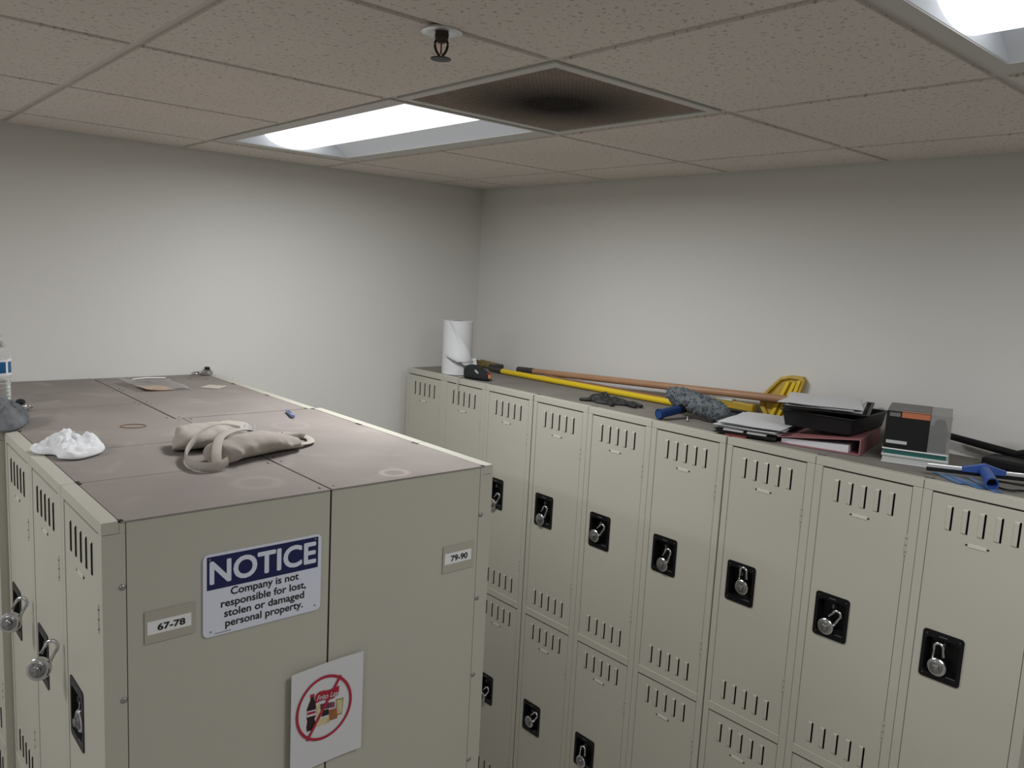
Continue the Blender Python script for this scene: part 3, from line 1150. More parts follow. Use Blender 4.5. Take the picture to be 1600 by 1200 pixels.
def loft(mb, path, w, h, seed, n=18, rough=.22, z0=T + .001):
    """soft flattened roll resting on the surface; w, h half width and full height along the path"""
    P = spline(path, 6)
    W = spline([(a, b, 0) for a, b in zip(w, h)], 6)
    R = []
    for i, p in enumerate(P):
        d = (P[min(i + 1, len(P) - 1)] - P[max(i - 1, 0)])
        d.z = 0
        d.normalize()
        s = Vector((d.y, -d.x, 0))
        ring = []
        for k in range(n):
            a = 2 * math.pi * k / n
            c, q = math.cos(a), math.sin(a)
            rr = 1 + rough * nz((p.x + c * .03, p.y, q * .03), 26, seed) + rough * .5 * nz((p.x, p.y + c * .05, q * .05), 60, seed + 4)
            ring.append(p + s * c * W[i].x * rr + Vector((0, 0, max(-p.z + z0, (q * .5 + .5) * W[i].y * rr - (p.z - z0)))))
        R.append(ring)
    mb.rings(R)


mb = MB(t.location)
loft(mb, [(-2.020, -1.320, T), (-1.998, -1.325, T), (-1.955, -1.320, T), (-1.890, -1.295, T), (-1.825, -1.250, T), (-1.780, -1.230, T)], [.030, .056, .068, .064, .050, .012], [.026, .052, .060, .058, .044, .010], 1)
mb.build('back_roll', M['strap'], t, smooth=60, subsurf=1)
mb = MB(t.location)
loft(mb, [(-1.985, -1.525, T), (-1.965, -1.505, T), (-1.920, -1.475, T), (-1.860, -1.450, T), (-1.800, -1.430, T), (-1.750, -1.425, T), (-1.735, -1.425, T)], [.026, .050, .054, .064, .062, .046, .016], [.022, .048, .054, .050, .046, .032, .012], 2)
mb.build('front_roll', M['canvas'], t, smooth=60, subsurf=1)


def ribbon(name, pts, wid, th, parent, m, n=8):
    mb = MB(parent.location)
    mb.tube(spline(pts, n), 1.0, 8, flat=(wid, th))
    return mb.build(name, m, parent, smooth=60)


ribbon('strap', [(-1.855, -1.335, T + .040), (-1.905, -1.335, T + .050), (-1.965, -1.365, T + .044), (-2.020, -1.425, T + .022), (-2.045, -1.500, T + .013), (-2.038, -1.555, T + .012), (-2.005, -1.572, T + .012), (-1.975, -1.558, T + .018)], .0035, .011, t, M['strap'])
ribbon('strap', [(-2.000, -1.560, T + .016), (-1.992, -1.535, T + .036), (-1.960, -1.475, T + .056), (-1.905, -1.420, T + .058), (-1.850, -1.375, T + .048), (-1.825, -1.360, T + .034)], .011, .0035, t, M['strap'])
ribbon('strap', [(-1.775, -1.385, T + .030), (-1.735, -1.335, T + .020), (-1.700, -1.315, T + .012), (-1.676, -1.335, T + .007), (-1.672, -1.370, T + .006), (-1.690, -1.410, T + .006), (-1.725, -1.435, T + .009), (-1.765, -1.448, T + .014)], .010, .0035, t, M['strap'])
ribbon('strap', [(-1.765, -1.395, T + .030), (-1.720, -1.350, T + .016), (-1.690, -1.338, T + .010), (-1.676, -1.350, T + .008)], .0035, .008, t, M['strap'])
mb = MB(t.location)
for k in range(3):
    x = -1.835 + .010 * k
    mb.tube([(x, -1.325 - .006 * k, T + .036), (x + .004, -1.318 - .006 * k, T + .050)], .0022, 6)
mb.build('fringe', M['paper'], t, smooth=60)

# water bottle
t = thing('water_bottle', 'clear plastic water bottle with a blue label at the left picture edge', 'bottle', (-2.290, -.692, T))
c = t.location
prof = [(.001, .003), (.020, .002), (.029, .003), (.032, .010)]
z = .012
for k in range(9):
    prof += [(.0325, z), (.0318, z + .004), (.0305, z + .0065), (.0318, z + .009)]
    z += .0115
prof += [(.0330, z + .002), (.0332, z + .050), (.0330, z + .053), (.0325, z + .060), (.0300, z + .074), (.0240, z + .088), (.0165, z + .098), (.0128, z + .103), (.0125, z + .118), (.0115, z + .120)]
mb = MB(c)
mb.lathe(prof, 32, c)
mb.build('bottle_shell', M['pet'], t, smooth=50)
mb = MB(c)
mb.lathe([(.0335, z + .008), (.0338, z + .009), (.0338, z + .049), (.0335, z + .050)], 32, c)
mb.mi = 1
mb.lathe([(.0339, z + .006), (.0341, z + .007), (.0341, z + .012), (.0339, z + .013)], 32, c)
mb.lathe([(.0339, z + .045), (.0341, z + .046), (.0341, z + .051), (.0339, z + .052)], 32, c)
for a0 in (-62, -20):
    A = [(c[0] + .0342 * math.cos(rad(a0 + k * 3)), c[1] + .0342 * math.sin(rad(a0 + k * 3))) for k in range(5)]
    for p, q in zip(A, A[1:]):
        mb.face([(p[0], p[1], c[2] + z + .008), (q[0], q[1], c[2] + z + .008), (q[0], q[1], c[2] + z + .050), (p[0], p[1], c[2] + z + .050)])
mb.build('label', [M['bluelabel'], M['label']], t, smooth=50)

# grey rag over the left edge
t = thing('grey_rag', 'crumpled grey rag with black spots in front of the water bottle', 'rag', (-2.29, -.82, T))
mb = MB(t.location)
blob(mb, [(-2.225, -.735), (-2.232, -.800), (-2.262, -.880), (-2.295, -.930), (-2.330, -.930), (-2.360, -.880), (-2.375, -.800), (-2.350, -.735), (-2.300, -.800), (-2.262, -.740)], .046, 9, 18, .6, 34, power=.45, edge=.004, peaks=((-2.32, -.86, .010, .05), (-2.25, -.80, .010, .03)))
mb.build('rag_cloth', M['rag'], t, smooth=60, subsurf=1)
mb = MB(t.location)
for x, y, z_, r in ((-2.247, -.756, .050, .013), (-2.300, -.780, .060, .012)):
    mb.lathe([(.001, -r * .7), (r * .8, -r * .5), (r, 0), (r * .7, r * .5), (.001, r * .7)], 12, (x, y, T + z_))
mb.build('black_patch', M['blackcl'], t, smooth=60)

# rubber band
t = thing('rubber_band', 'brown rubber band lying flat behind the tissue', 'rubber band', (-2.013, -.982, T))
mb = MB(t.location)
pts = [(-2.013 + .031 * math.cos(a) * 1.0 + .006 * math.sin(a), -.982 - .010 * math.cos(a) + .026 * math.sin(a), T + .0012) for a in [2 * math.pi * k / 36 for k in range(37)]]
mb.tube(pts, .0011, 6, cap=False)
mb.build('band_loop', M['rubber'], t, smooth=60)

# blue pen cap
t = thing('pen_cap', 'small blue pen cap on the island top behind the canvas bag', 'pen cap', (-1.552, -1.005, T))
mb = MB(t.location)
mb.tube([(-1.538, -.952, T + .006), (-1.546, -.98, T + .006), (-1.566, -1.055, T + .0065), (-1.567, -1.058, T + .0065)], [.0042, .0052, .0062, .0045], 12)
mb.build('cap_body', M['pencap'], t, smooth=50)
mb = MB(t.location)
mb.box((-.0012, -.024, -.001), (.0012, .020, .001), Matrix.Rotation(rad(-14), 3, 'Z'), (0, 0, 0))
for v in mb.bm.verts:
    v.co += Vector((-1.551, -1.000, T + .0135))
mb.build('clip', M['pencap'], t)

# clear plastic pouch at the far end
t = thing('plastic_pouch', 'clear plastic pouch with an orange insert on the far island top', 'pouch', (-1.72, -.27, T))


def sheet(mb, corners, nu, nv, f, th=.0006):
    """closed thin sheet: bilinear over four corners, lifted by f(u, v)"""
    a, b, c_, d = [Vector(p) for p in corners]
    top, bot = [], []
    for i in range(nu + 1):
        u = i / nu
        ra, rb = [], []
        for j in range(nv + 1):
            v = j / nv
            p = a * (1 - u) * (1 - v) + b * u * (1 - v) + c_ * u * v + d * (1 - u) * v
            z_ = f(u, v)
            ra.append(p + Vector((0, 0, z_ + th)))
            rb.append(p + Vector((0, 0, z_)))
        top.append(ra)
        bot.append(rb)
    rings = []
    for ra, rb in zip(top, bot):
        rings.append(ra + list(reversed(rb)))
    mb.rings(rings)


mb = MB(t.location)
sheet(mb, [(-1.815, -.400, T), (-1.640, -.395, T), (-1.640, -.150, T), (-1.830, -.150, T)], 14, 14, lambda u, v: .002 + .012 * abs(nz((u, v, 0), 3.1, 4)) + .012 * (1 - u) ** 3 + .010 * max(0, v - .8), .0008)
mb.build('clear_sleeve', M['pouchp'], t, smooth=60)
mb = MB(t.location)
sheet(mb, [(-1.795, -.385, T), (-1.700, -.385, T), (-1.705, -.270, T), (-1.795, -.270, T)], 6, 6, lambda u, v: .0012 + .006 * (1 - u) ** 3, .0006)
mb.build('orange_insert', mat('orange_insert', (0.60, 0.36, 0.20), 0.5, var=.3, scale=30), t, smooth=60)
mb = MB(t.location)
mb.tube([(-1.775, -.150, T + .012), (-1.72, -.15, T + .015), (-1.655, -.152, T + .012)], .005, 8, flat=(1.6, .5))
mb.build('zip_edge', M['label'], t, smooth=60)
# white card
t = tag(MB((-1.551, -.37, T)).box((-1.588, -.405, T + .0004), (-1.514, -.335, T + .003), Matrix.Rotation(rad(42), 3, 'Z')).build('card', mat('cream_card', (.50, .46, .40), .6)), 'small cream card lying beside the clear plastic pouch', 'card')
for v in t.data.vertices:
    pass
t.location = (-1.551, -.37, T)

# ================================================================== THINGS ON THE WALL ROW
# paper towel roll
t = thing('paper_towel_roll', 'white paper towel roll standing on the far wall lockers', 'paper towel', (-.395, -.355, T))
c = t.location
RR = .070
mb = MB(c)
mb.lathe([(.021, .001), (RR - .002, .0005), (RR, .003), (RR, .249), (RR - .003, .2515), (.021, .2515), (.021, .001)], 48, c)
mb.build('roll', M['paper'], t, smooth=35)
mb = MB(c)
mb.lathe([(.0195, .001), (.021, .001), (.021, .2518), (.0195, .2518), (.0195, .001)], 24, c)
mb.build('core', mat('cardboard', (.35, .27, .18), .8), t, smooth=35)
# the loose torn end peels off the front
view = Vector((-2.69 - c[0], -3.34 - c[1], 0)).normalized()
side = Vector((-view.y, view.x, 0))     # to the viewer's left is -side
rows = [(105, 100, 172), (200, 97, 236), (300, 97, 306), (400, 100, 376), (480, 104, 432), (560, 122, 474), (600, 140, 494), (632, 205, 508), (650, 240, 520), (640, 258, 526), (665, 272, 536), (640, 300, 546), (660, 318, 556), (625, 346, 566), (690, 362, 574), (730, 420, 584), (770, 520, 594), (792, 585, 600)]
mb = MB(c)
G = []
for (yy, a, b) in rows:
    zc = .2515 - (yy - 105) / (872 - 105) * .2515
    row = []
    for k in range(15):
        xx = a + (b - a) * k / 14
        s = (xx - 290) / 217 * RR
        fr_ = (yy - 105) / 690
        o_ = math.sqrt(max(RR * RR - s * s, 0)) if abs(s) < RR else 0
        lift = .0015 + .030 * fr_ ** 1.6 * (k / 14) ** .7 + .034 * fr_ ** 2.4 + .007 * max(0, k - 10) / 4
        row.append(c + side * s + view * (o_ + lift) + Vector((0, 0, zc)))
    G.append(row)
mb.rings(G, closed=False)
mb.build('loose_sheet', M['paper'], t, smooth=70, recalc=False)

# black tool pouch with a cord
t = thing('tool_pouch', 'black pouch with a white tag and red tip in front of the paper towel roll', 'pouch', (-.42, -.53, T))
a, b = Vector((-.440, -.490, T)), Vector((-.410, -.610, T))
mb = MB(t.location)
d = (b - a)
R = []
for k, (s, wd, ht) in enumerate([(-.06, .012, .040), (0, .026, .056), (.15, .032, .066), (.4, .034, .066), (.65, .030, .052), (.85, .026, .040), (1.0, .024, .034), (1.06, .016, .026)]):
    p = a + d * s
    sd = Vector((1, .25, 0)).normalized()
    R.append([p + sd * wd * math.copysign(abs(math.cos(q)) ** .6, math.cos(q)) + Vector((0, 0, .001 + ht * (.5 + .5 * math.copysign(abs(math.sin(q)) ** .6, math.sin(q))))) for q in [2 * math.pi * i / 16 for i in range(16)]])
mb.rings(R)
mb.build('pouch_body', M['blackcl'], t, smooth=60, subsurf=1)
mb = MB(t.location)
mb.prism([(-.454, -.565, T + .040), (-.451, -.585, T + .030), (-.457, -.591, T + .038), (-.460, -.573, T + .049)], (.004, 0, 0))
mb.build('white_tag', M['label'], t)
mb = MB(t.location)
mb.lathe([(.0165, -.004), (.0175, 0), (.0165, .004)], 16, (-.409, -.610, T + .019), (.2, -1, 0))
mb.build('red_ring', M['blackred'], t, smooth=50)
mb = MB(t.location)
mb.lathe([(.011, 0), (.010, .006), (.001, .008)], 14, (-.409, -.613, T + .019), (.2, -1, 0))
mb.build('orange_tip', M['orangetip'], t, smooth=50)
mb = MB(t.location)
mb.tube(spline([(-.448, -.475, T + .004), (-.475, -.492, T + .004), (-.4915, -.500, T + .003), (-.4930, -.503, T - .012), (-.4945, -.498, T - .050), (-.4950, -.496, T - .085)], 6), .0022, 6)
mb.tube(spline([(-.445, -.472, T + .004), (-.470, -.480, T + .005), (-.4915, -.488, T + .003), (-.4935, -.490, T - .010), (-.4950, -.494, T - .045), (-.4950, -.496, T - .085)], 6), .0022, 6)
mb.build('drawstring', M['cord'], t, smooth=60)

# yellow pole
t = thing('yellow_pole', 'bright yellow pole with a dark end lying on the wall lockers', 'pole', (-.16, -.95, T))
mb = MB(t.location)
mb.tube([(-.178, -.430, T + .0135), (-.147, -1.46, T + .0135)], .0125, 16)
mb.build('shaft', M['yellow'], t, smooth=50)
mb = MB(t.location)
mb.tube([(-.181, -.345, T + .0135), (-.1785, -.425, T + .0135), (-.178, -.434, T + .0135)], [.010, .0128, .0134], 14)
mb.build('end_fitting', M['ferrule'], t, smooth=50)

# upper wooden broom (leaning along the wall)
t = thing('broom', 'wooden broom handle resting above the yellow pole against the wall, with olive bristles', 'broom', (-.05, -1.2, T))
A, B = Vector((-.085, -.36, T + .0150)), Vector((-.066, -2.008, T + .0935))
mb = MB(t.location)
dd = (B - A).normalized()
mb.tube([A + dd * .19, B - dd * .006, B], [.0138, .0150, .0115], 18)
mb.build('handle', M['wood'], t, smooth=50)
mb = MB(t.location)
mb.tube([A + dd * .085, A + dd * .10, A + dd * .195], [.0150, .0155, .0152], 18)
mb.build('ferrule', M['ferrule'], t, smooth=40)
mb = MB(t.location)
random.seed(5)
mb.box((-.108, -.290, T + .002), (-.042, -.245, T + .024))
mb.build('head_block', M['ferrule'], t, bevel=.006)
mb = MB(t.location)
for k in range(90):
    x = -.108 + .068 * random.random()
    z_ = T + .005 + .018 * random.random()
    y1_ = -.125 + .03 * random.random()
    mb.tube([(x, -.246, z_), (x * 1.05 + .01 * (random.random() - .5), y1_, max(T + .003, z_ + .012 * (random.random() - .5)))], .0022, 5)
mb.build('bristles', M['bristle'], t)

# lower wooden pole
t = thing('wooden_pole', 'darker wooden pole lying between the yellow pole and the wall', 'pole', (-.11, -1.0, T))
mb = MB(t.location)
mb.tube([(-.112, -.68, T + .0125), (-.1115, -.70, T + .0125), (-.086, -1.42, T + .0125)], [.010, .0118, .0118], 16)
mb.build('shaft', M['wood2'], t, smooth=50)

# black glove
t = thing('work_glove', 'crumpled black work glove lying in front of the yellow pole', 'glove', (-.35, -1.27, T))
mb = MB(t.location)
blob(mb, [(-.398, -1.190), (-.372, -1.180), (-.340, -1.160), (-.310, -1.190), (-.285, -1.240), (-.280, -1.300), (-.292, -1.362), (-.322, -1.372), (-.352, -1.330), (-.385, -1.300), (-.400, -1.255), (-.388, -1.225)], .020, 12, 14, .7, 40, power=.5, edge=.003, peaks=((-.325, -1.215, .012, .03),))
mb.build('glove_palm', M['glove'], t, smooth=60, subsurf=1)
mb = MB(t.location)
for p in ([(-.385, -1.215, T + .008), (-.402, -1.195, T + .007), (-.412, -1.178, T + .006)], [(-.330, -1.350, T + .012), (-.342, -1.385, T + .009), (-.340, -1.408, T + .007)], [(-.305, -1.355, T + .012), (-.312, -1.395, T + .009), (-.316, -1.415, T + .007)], [(-.370, -1.300, T + .010), (-.392, -1.325, T + .008), (-.398, -1.340, T + .007)]):
    mb.tube(spline(p, 4), [.0090] * 4 + [.0085] * 4 + [.005], 10, flat=(1.1, .75))
mb.build('glove_fingers', M['glove'], t, smooth=60)

# window washer with a fluffy grey sleeve and blue handle
t = thing('window_washer', 'window washer with a fluffy grey sleeve and blue handle on the wall lockers', 'window washer', (-.33, -1.65, T))
A, B = Vector((-.300, -1.520, T + .072)), Vector((-.318, -1.795, T + .038))
dd = (B - A)
mb = MB(t.location)
random.seed(11)
R = []
NS = 44
for i in range(NS + 1):
    s = i / NS
    p = A + dd * s
    base = .034 * (1 - abs(2 * s - 1) ** 6 * .75)
    ring = []
    for k in range(28):
        a = 2 * math.pi * k / 28
        o_ = Vector((math.cos(a), .1 * math.cos(a), math.sin(a)))
        rr = base * (1 + .28 * nz((s * 9, math.cos(a), math.sin(a)), 2.2, 3) + .20 * random.random())
        q = p + o_ * rr
        q.z = max(q.z, T + .003)
        ring.append(q)
    R.append(ring)
mb.rings(R)
for k in range(900):       # short tufts of pile
    s = random.random()
    a = random.uniform(-.6, math.pi + .6)
    p = A + dd * s
    base = .034 * (1 - abs(2 * s - 1) ** 6 * .75)
    o_ = Vector((math.cos(a), 0, math.sin(a)))
    q = p + o_ * base
    if q.z < T + .012:
        continue
    tip = q + (o_ * random.uniform(.004, .010)) + Vector((random.uniform(-.005, .005), random.uniform(-.008, .008), random.uniform(-.006, .002)))
    mb.tube([q, (q + tip) / 2 + Vector((0, 0, .001)), tip], [.0030, .0022, .0006], 4)
mb.build('fluffy_sleeve', M['fluff'], t, smooth=70)
mb = MB(t.location)
H0, H1 = Vector((-.452, -1.603, T + .0195)), Vector((-.325, -1.618, T + .034))
mb.tube([H0, H0 + (H1 - H0) * .12, H0 + (H1 - H0) * .14, H1], [.0185, .0185, .0165, .0150], 20, cap=False)
mb.tube([H0 + Vector((.0002, 0, 0)), H1], [.0150, .0120], 20, cap=True)
mb.build('handle', M['blued'], t, smooth=45)
mb = MB(t.location)
mb.tube([H1 + (H0 - H1) * .25, H1 + Vector((.01, 0, .004))], [.0165, .02], 14)
mb.build('collar', M['blackpl'], t, smooth=45)
# dark channel
t = thing('squeegee_channel', 'dark grey metal channel lying between the grey sleeve and the loose papers', 'squeegee', (-.18, -1.76, T))
mb = MB(t.location)
A, B = Vector((-.150, -1.640, T + .0115)), Vector((-.178, -1.800, T + .0115))
mb.tube([A, B], .010, 4, up=(0, 0, 1))
mb.build('channel', M['darkbar'], t, bevel=.002)
mb = MB(t.location)
mb.box((-.1665, -1.80, T + .0002), (-.1635, -1.64, T + .0012), Matrix.Rotation(rad(-9.5), 3, 'Z'))
mb.build('rubber_blade', M['blackpl'], t)
# screw lying loose
t = thing('loose_screw', 'tiny metal screw lying near the front edge below the blue handle', 'screw', (-.377, -1.672, T))
mb = MB(t.location)
mb.lathe([(.001, 0), (.0055, .0005), (.0055, .002), (.0022, .0045), (.0018, .016), (.0004, .018)], 10, (-.377, -1.672, T + .0002), None)
mb.build('screw_body', M['steel'], t, smooth=50)

# yellow mop frame leaning against the wall
t = thing('mop_holder', 'yellow plastic kite-shaped mop frame leaning against the wall', 'mop frame', (-.04, -1.82, T))
KO = [(-1.807, 1.986), (-1.845, 1.998), (-1.893, 1.998), (-1.904, 1.985), (-1.888, 1.915), (-1.868, 1.868), (-1.835, 1.832), (-1.775, 1.832), (-1.748, 1.868), (-1.738, 1.905)]


def kp(y, z, off=0.0):      # tilted plane: its foot stands away from the wall
    return (-.030 + (z - T) * .15 + off, y, z)


cy_, cz_ = sum(p[0] for p in KO) / len(KO), sum(p[1] for p in KO) / len(KO)
KI = [(cy_ + (p[0] - cy_) * .82, cz_ + (p[1] - cz_) * .86) for p in KO]
mb = MB(t.location)
of = [kp(*p, -.016) for p in KO]
inf = [kp(*p, -.016) for p in KI]
inb = [kp(*p, -.004) for p in KI]
ob = [kp(*p, .004) for p in KO]
mb.rings([ob, of, inf, inb], cap=False)
mb.face(inb)
mb.face(list(reversed(ob)))
mb.build('rim', M['ochre'], t, bevel=.0015)
for (a0, b0, a1, b1, w_) in ((-1.842, 1.975, -1.800, 1.845, .007), (-1.866, 1.975, -1.826, 1.845, .007)):
    mb = MB(t.location)
    mb.hexa([kp(a0 - w_, b0, -.019), kp(a0 + w_, b0, -.019), kp(a0 + w_, b0, -.003), kp(a0 - w_, b0, -.003), kp(a1 - w_, b1, -.019), kp(a1 + w_, b1, -.019), kp(a1 + w_, b1, -.003), kp(a1 - w_, b1, -.003)])
    mb.build('rib', M['yellow'], t, bevel=.001)
mb = MB(t.location)
mb.hexa([kp(-1.893, 1.985, -.022), kp(-1.880, 1.985, -.022), kp(-1.880, 1.985, -.006), kp(-1.893, 1.985, -.006), kp(-1.872, 1.890, -.022), kp(-1.858, 1.890, -.022), kp(-1.858, 1.890, -.006), kp(-1.872, 1.890, -.006)])
mb.build('edge_bar', M['yellow'], t, bevel=.0015)
# ochre bar behind
t = thing('mop_bar', 'long ochre plastic bar with a white strip lying behind the grey sleeve', 'mop bar', (-.05, -1.62, T))
mb = MB(t.location)
mb.box((-.060, -1.730, T + .001), (-.030, -1.440, T + .046))
mb.build('bar_body', M['ochre'], t, bevel=.004)
mb = MB(t.location)
mb.box((-.064, -1.640, T + .0462), (-.034, -1.450, T + .0525))
mb.build('white_strip', M['label'], t, bevel=.001)
mb = MB(t.location)
mb.box((-.086, -1.735, T + .001), (-.061, -1.520, T + .020))
mb.build('black_edge', M['blackpl'], t, bevel=.002)


# papers on folders
def stack_sheet(mb, c, a, b, rz, z_, seed, amp=.004, th=.0012, n=12):
    q = Matrix.Rotation(rad(rz), 3, 'Z')
    C4 = [Vector((c[0], c[1], z_)) + q @ Vector(p) for p in ((-a, -b, 0), (a, -b, 0), (a, b, 0), (-a, b, 0))]
    sheet(mb, C4, n, n, lambda u, v: amp * (1 + nz((u, v, seed), 2.2, seed)), th)


t = thing('red_folder', 'thin dark red folder under the black folder with loose papers', 'folder', (-.32, -1.90, T))
mb = MB(t.location)
mb.box((-.468, -1.935, T + .0005), (-.260, -1.865, T + .006), Matrix.Rotation(rad(14), 3, 'Z'))
mb.build('folder_cover', M['redfold'], t, bevel=.001)
t = thing('black_folder', 'black clip folder beneath the loose white papers', 'folder', (-.32, -1.97, T))
Q = Matrix.Rotation(rad(14), 3, 'Z')
fc = Vector((-.312, -1.925, T + .0145))


def qp(x, y, z_=0):
    return fc + Q @ Vector((x, y, z_))


mb = MB(t.location)
mb.box((fc.x - .148, fc.y - .088, T + .0062), (fc.x + .148, fc.y + .112, T + .0085), Q, (fc.x, fc.y, T + .0073))
mb.box((fc.x - .148, fc.y - .088, T + .0165), (fc.x + .148, fc.y + .112, T + .0185), Q, (fc.x, fc.y, T + .0175))
mb.box((fc.x - .140, fc.y - .088, T + .0085), (fc.x + .148, fc.y - .090, T + .0165), Q, (fc.x, fc.y, T + .0125))
mb.build('covers', M['blackpl'], t, bevel=.0008)
mb = MB(t.location)
mb.box((fc.x - .140, fc.y - .088, T + .0087), (fc.x + .140, fc.y + .106, T + .0163), Q, (fc.x, fc.y, T + .0125))
mb.build('pages', mat('dark_pages', (.06, .05, .05), .7), t)
for y0_, y1_ in ((.012, .078), (-.062, .000)):
    mb = MB(t.location)
    mb.box((fc.x - .1535, fc.y + y0_, T + .0170), (fc.x - .1380, fc.y + y1_, T + .0225), Q, (fc.x, fc.y, T + .019))
    mb.build('metal_clip', M['alu'], t, bevel=.001)
for k, (dx, dy, rz) in enumerate(((.004, .006, 14), (-.006, .002, 10), (.010, .004, 18), (-.002, -.004, 13))):
    mb = MB((fc.x, fc.y, T))
    stack_sheet(mb, (fc.x + dx, fc.y + dy), .146, .104, rz, T + .0230 + .0052 * k, k + 1, .0012 + .0004 * k)
    o = mb.build('paper_sheet', M['paper'], None, smooth=60)
    o.location = (fc.x, fc.y, T)
    tag(o, ['lowest loose white paper of the pile on the black folder', 'second lowest loose white paper of the pile on the black folder', 'second highest loose white paper of the pile on the black folder', 'topmost loose white paper of the pile on the black folder'][k], 'paper', 'loose papers on the black folder')

# faded red ring binder
t = thing('ring_binder', 'faded red ring binder with white pages, spine toward the right', 'binder', (-.22, -2.15, T))
QB = Matrix.Rotation(rad(14), 3, 'Z')
c0 = Vector((-.366, -2.286, T))       # front corner of the spine


def bp_(x, y, z_):                    # x along the spine (to the wall), y away from the spine
    return c0 + QB @ Vector((x, y, z_))


LB, WB = .295, .245
hs, he = .050, .022
mb = MB(t.location)
mb.hexa([bp_(0, 0, .0005), bp_(LB, 0, .0005), bp_(LB, WB, .0005), bp_(0, WB, .0005), bp_(0, 0, .0035), bp_(LB, 0, .0035), bp_(LB, WB, .0035), bp_(0, WB, .0035)])
mb.hexa([bp_(0, 0, hs - .003), bp_(LB, 0, hs - .003), bp_(LB, WB, he - .003), bp_(0, WB, he - .003), bp_(0, 0, hs), bp_(LB, 0, hs), bp_(LB, WB, he), bp_(0, WB, he)])
mb.hexa([bp_(0, 0, .0005), bp_(LB, 0, .0005), bp_(LB, .004, .0005), bp_(0, .004, .0005), bp_(0, 0, hs), bp_(LB, 0, hs), bp_(LB, .004, hs), bp_(0, .004, hs)])
mb.build('cover', M['pink'], t, bevel=.001)
mb = MB(t.location)
mb.hexa([bp_(.008, .035, .0040), bp_(LB - .008, .035, .0040), bp_(LB - .008, WB - .012, .0040), bp_(.008, WB - .012, .0040), bp_(.008, .035, .026), bp_(LB - .008, .035, .026), bp_(LB - .008, WB - .012, he - .0045), bp_(.008, WB - .012, he - .0045)])
mb.build('pages', M['paper'], t)
mb = MB(t.location)
for k in (.06, .147, .235):
    pts = [bp_(k, .020 + .014 * math.cos(a), .022 + .014 * math.sin(a)) for a in [math.pi * 2 * i / 16 for i in range(17)]]
    mb.tube(pts, .0015, 6)
mb.build('rings', M['steel'], t, smooth=60)


def letter_tray(name, c, a, b, rz, z_, h, label, tilt=0.0):
    t = thing(name, label, 'letter tray', (c[0], c[1], z_))
    q = Matrix.Rotation(rad(rz), 3, 'Z') @ Matrix.Rotation(rad(tilt), 3, 'X')
    C = Vector((c[0], c[1], z_))

    def P(x, y, zz_):
        return C + q @ Vector((x, y, zz_))
    mb = MB(t.location)
    w0, w1 = .93, 1.0
    lo = [(-a * w0, -b * w0), (a * w0, -b * w0), (a * w0, b * w0), (-a * w0, b * w0)]
    hi = [(-a, -b), (a, -b), (a, b), (-a, b)]
    rim = [(-a - .006, -b - .006), (a + .006, -b - .006), (a + .006, b + .006), (-a - .006, b + .006)]
    mb.rings([[P(*p, 0) for p in lo], [P(*p, h - .004) for p in hi], [P(*p, h - .004) for p in rim], [P(*p, h) for p in rim], [P(x * .985, y * .985, h) for x, y in hi], [P(x * .98, y * .98, .004) for x, y in lo]])
    mb.build('tray_shell', M['blackpl'], t, bevel=.0015)
    return t


# the deep tray stands on the binder
letter_tray('letter_tray', (-.218, -2.125), .150, .110, 6, T + .0515, .052, 'deep black letter tray standing on the red binder')
letter_tray('letter_tray', (-.220, -2.105), .158, .120, 22, T + .1045, .014, 'shallow black tray holding white papers, on top of the deep tray')
for k, (dx, dy, rz) in enumerate(((0, 0, 22), (-.004, .012, 17), (-.008, .008, 27))):
    c = (-.226 + dx, -2.100 + dy)
    mb = MB((*c, T))
    stack_sheet(mb, c, .145, .112, rz, T + .119 + .003 * k, 5 + k, .0016 + .001 * k)
    o = mb.build('paper_sheet', M['paper'], None, smooth=60)
    o.location = (*c, T)
    tag(o, ['lowest white paper on the shallow black tray', 'middle white paper on the shallow black tray', 'topmost white paper on the shallow black tray'][k], 'paper', 'papers on the tray')

# books under the box
QX = Matrix.Rotation(rad(20), 3, 'Z')
bc = Vector((-.318, -2.514, T))       # near front corner


def xp(x, y, z_):
    return bc + QX @ Vector((x, y, z_))


def xbox(mb, x0, x1, y0, y1, z0, z1):
    mb.hexa([xp(x0, y0, z0), xp(x1, y0, z0), xp(x1, y1, z0), xp(x0, y1, z0), xp(x0, y0, z1), xp(x1, y0, z1), xp(x1, y1, z1), xp(x0, y1, z1)])


for (z0, z1, lab, s, mm) in ((.0004, .0235, 'thick pale grey book at the bottom under the black box', 0, M['bookp']), (.0238, .0425, 'thinner teal-edged book directly under the black box', .004, M['tealp'])):
    t = thing('book', lab, 'book', tuple(xp(.11, .08, z0)), 0, 'books under the black box')
    mb = MB(t.location)
    xbox(mb, .0 + s, .235, .0 + s, .172, z0, z0 + .0018)
    xbox(mb, .0 + s, .235, .0 + s, .172, z1 - .0035, z1)
    mb.build('cover', M['bookp'] if s == 0 else M['label'], t, bevel=.0006)
    mb = MB(t.location)
    xbox(mb, .003 + s, .230, .003 + s, .169, z0 + .0018, z1 - .0035)
    mb.build('pages', mm, t)

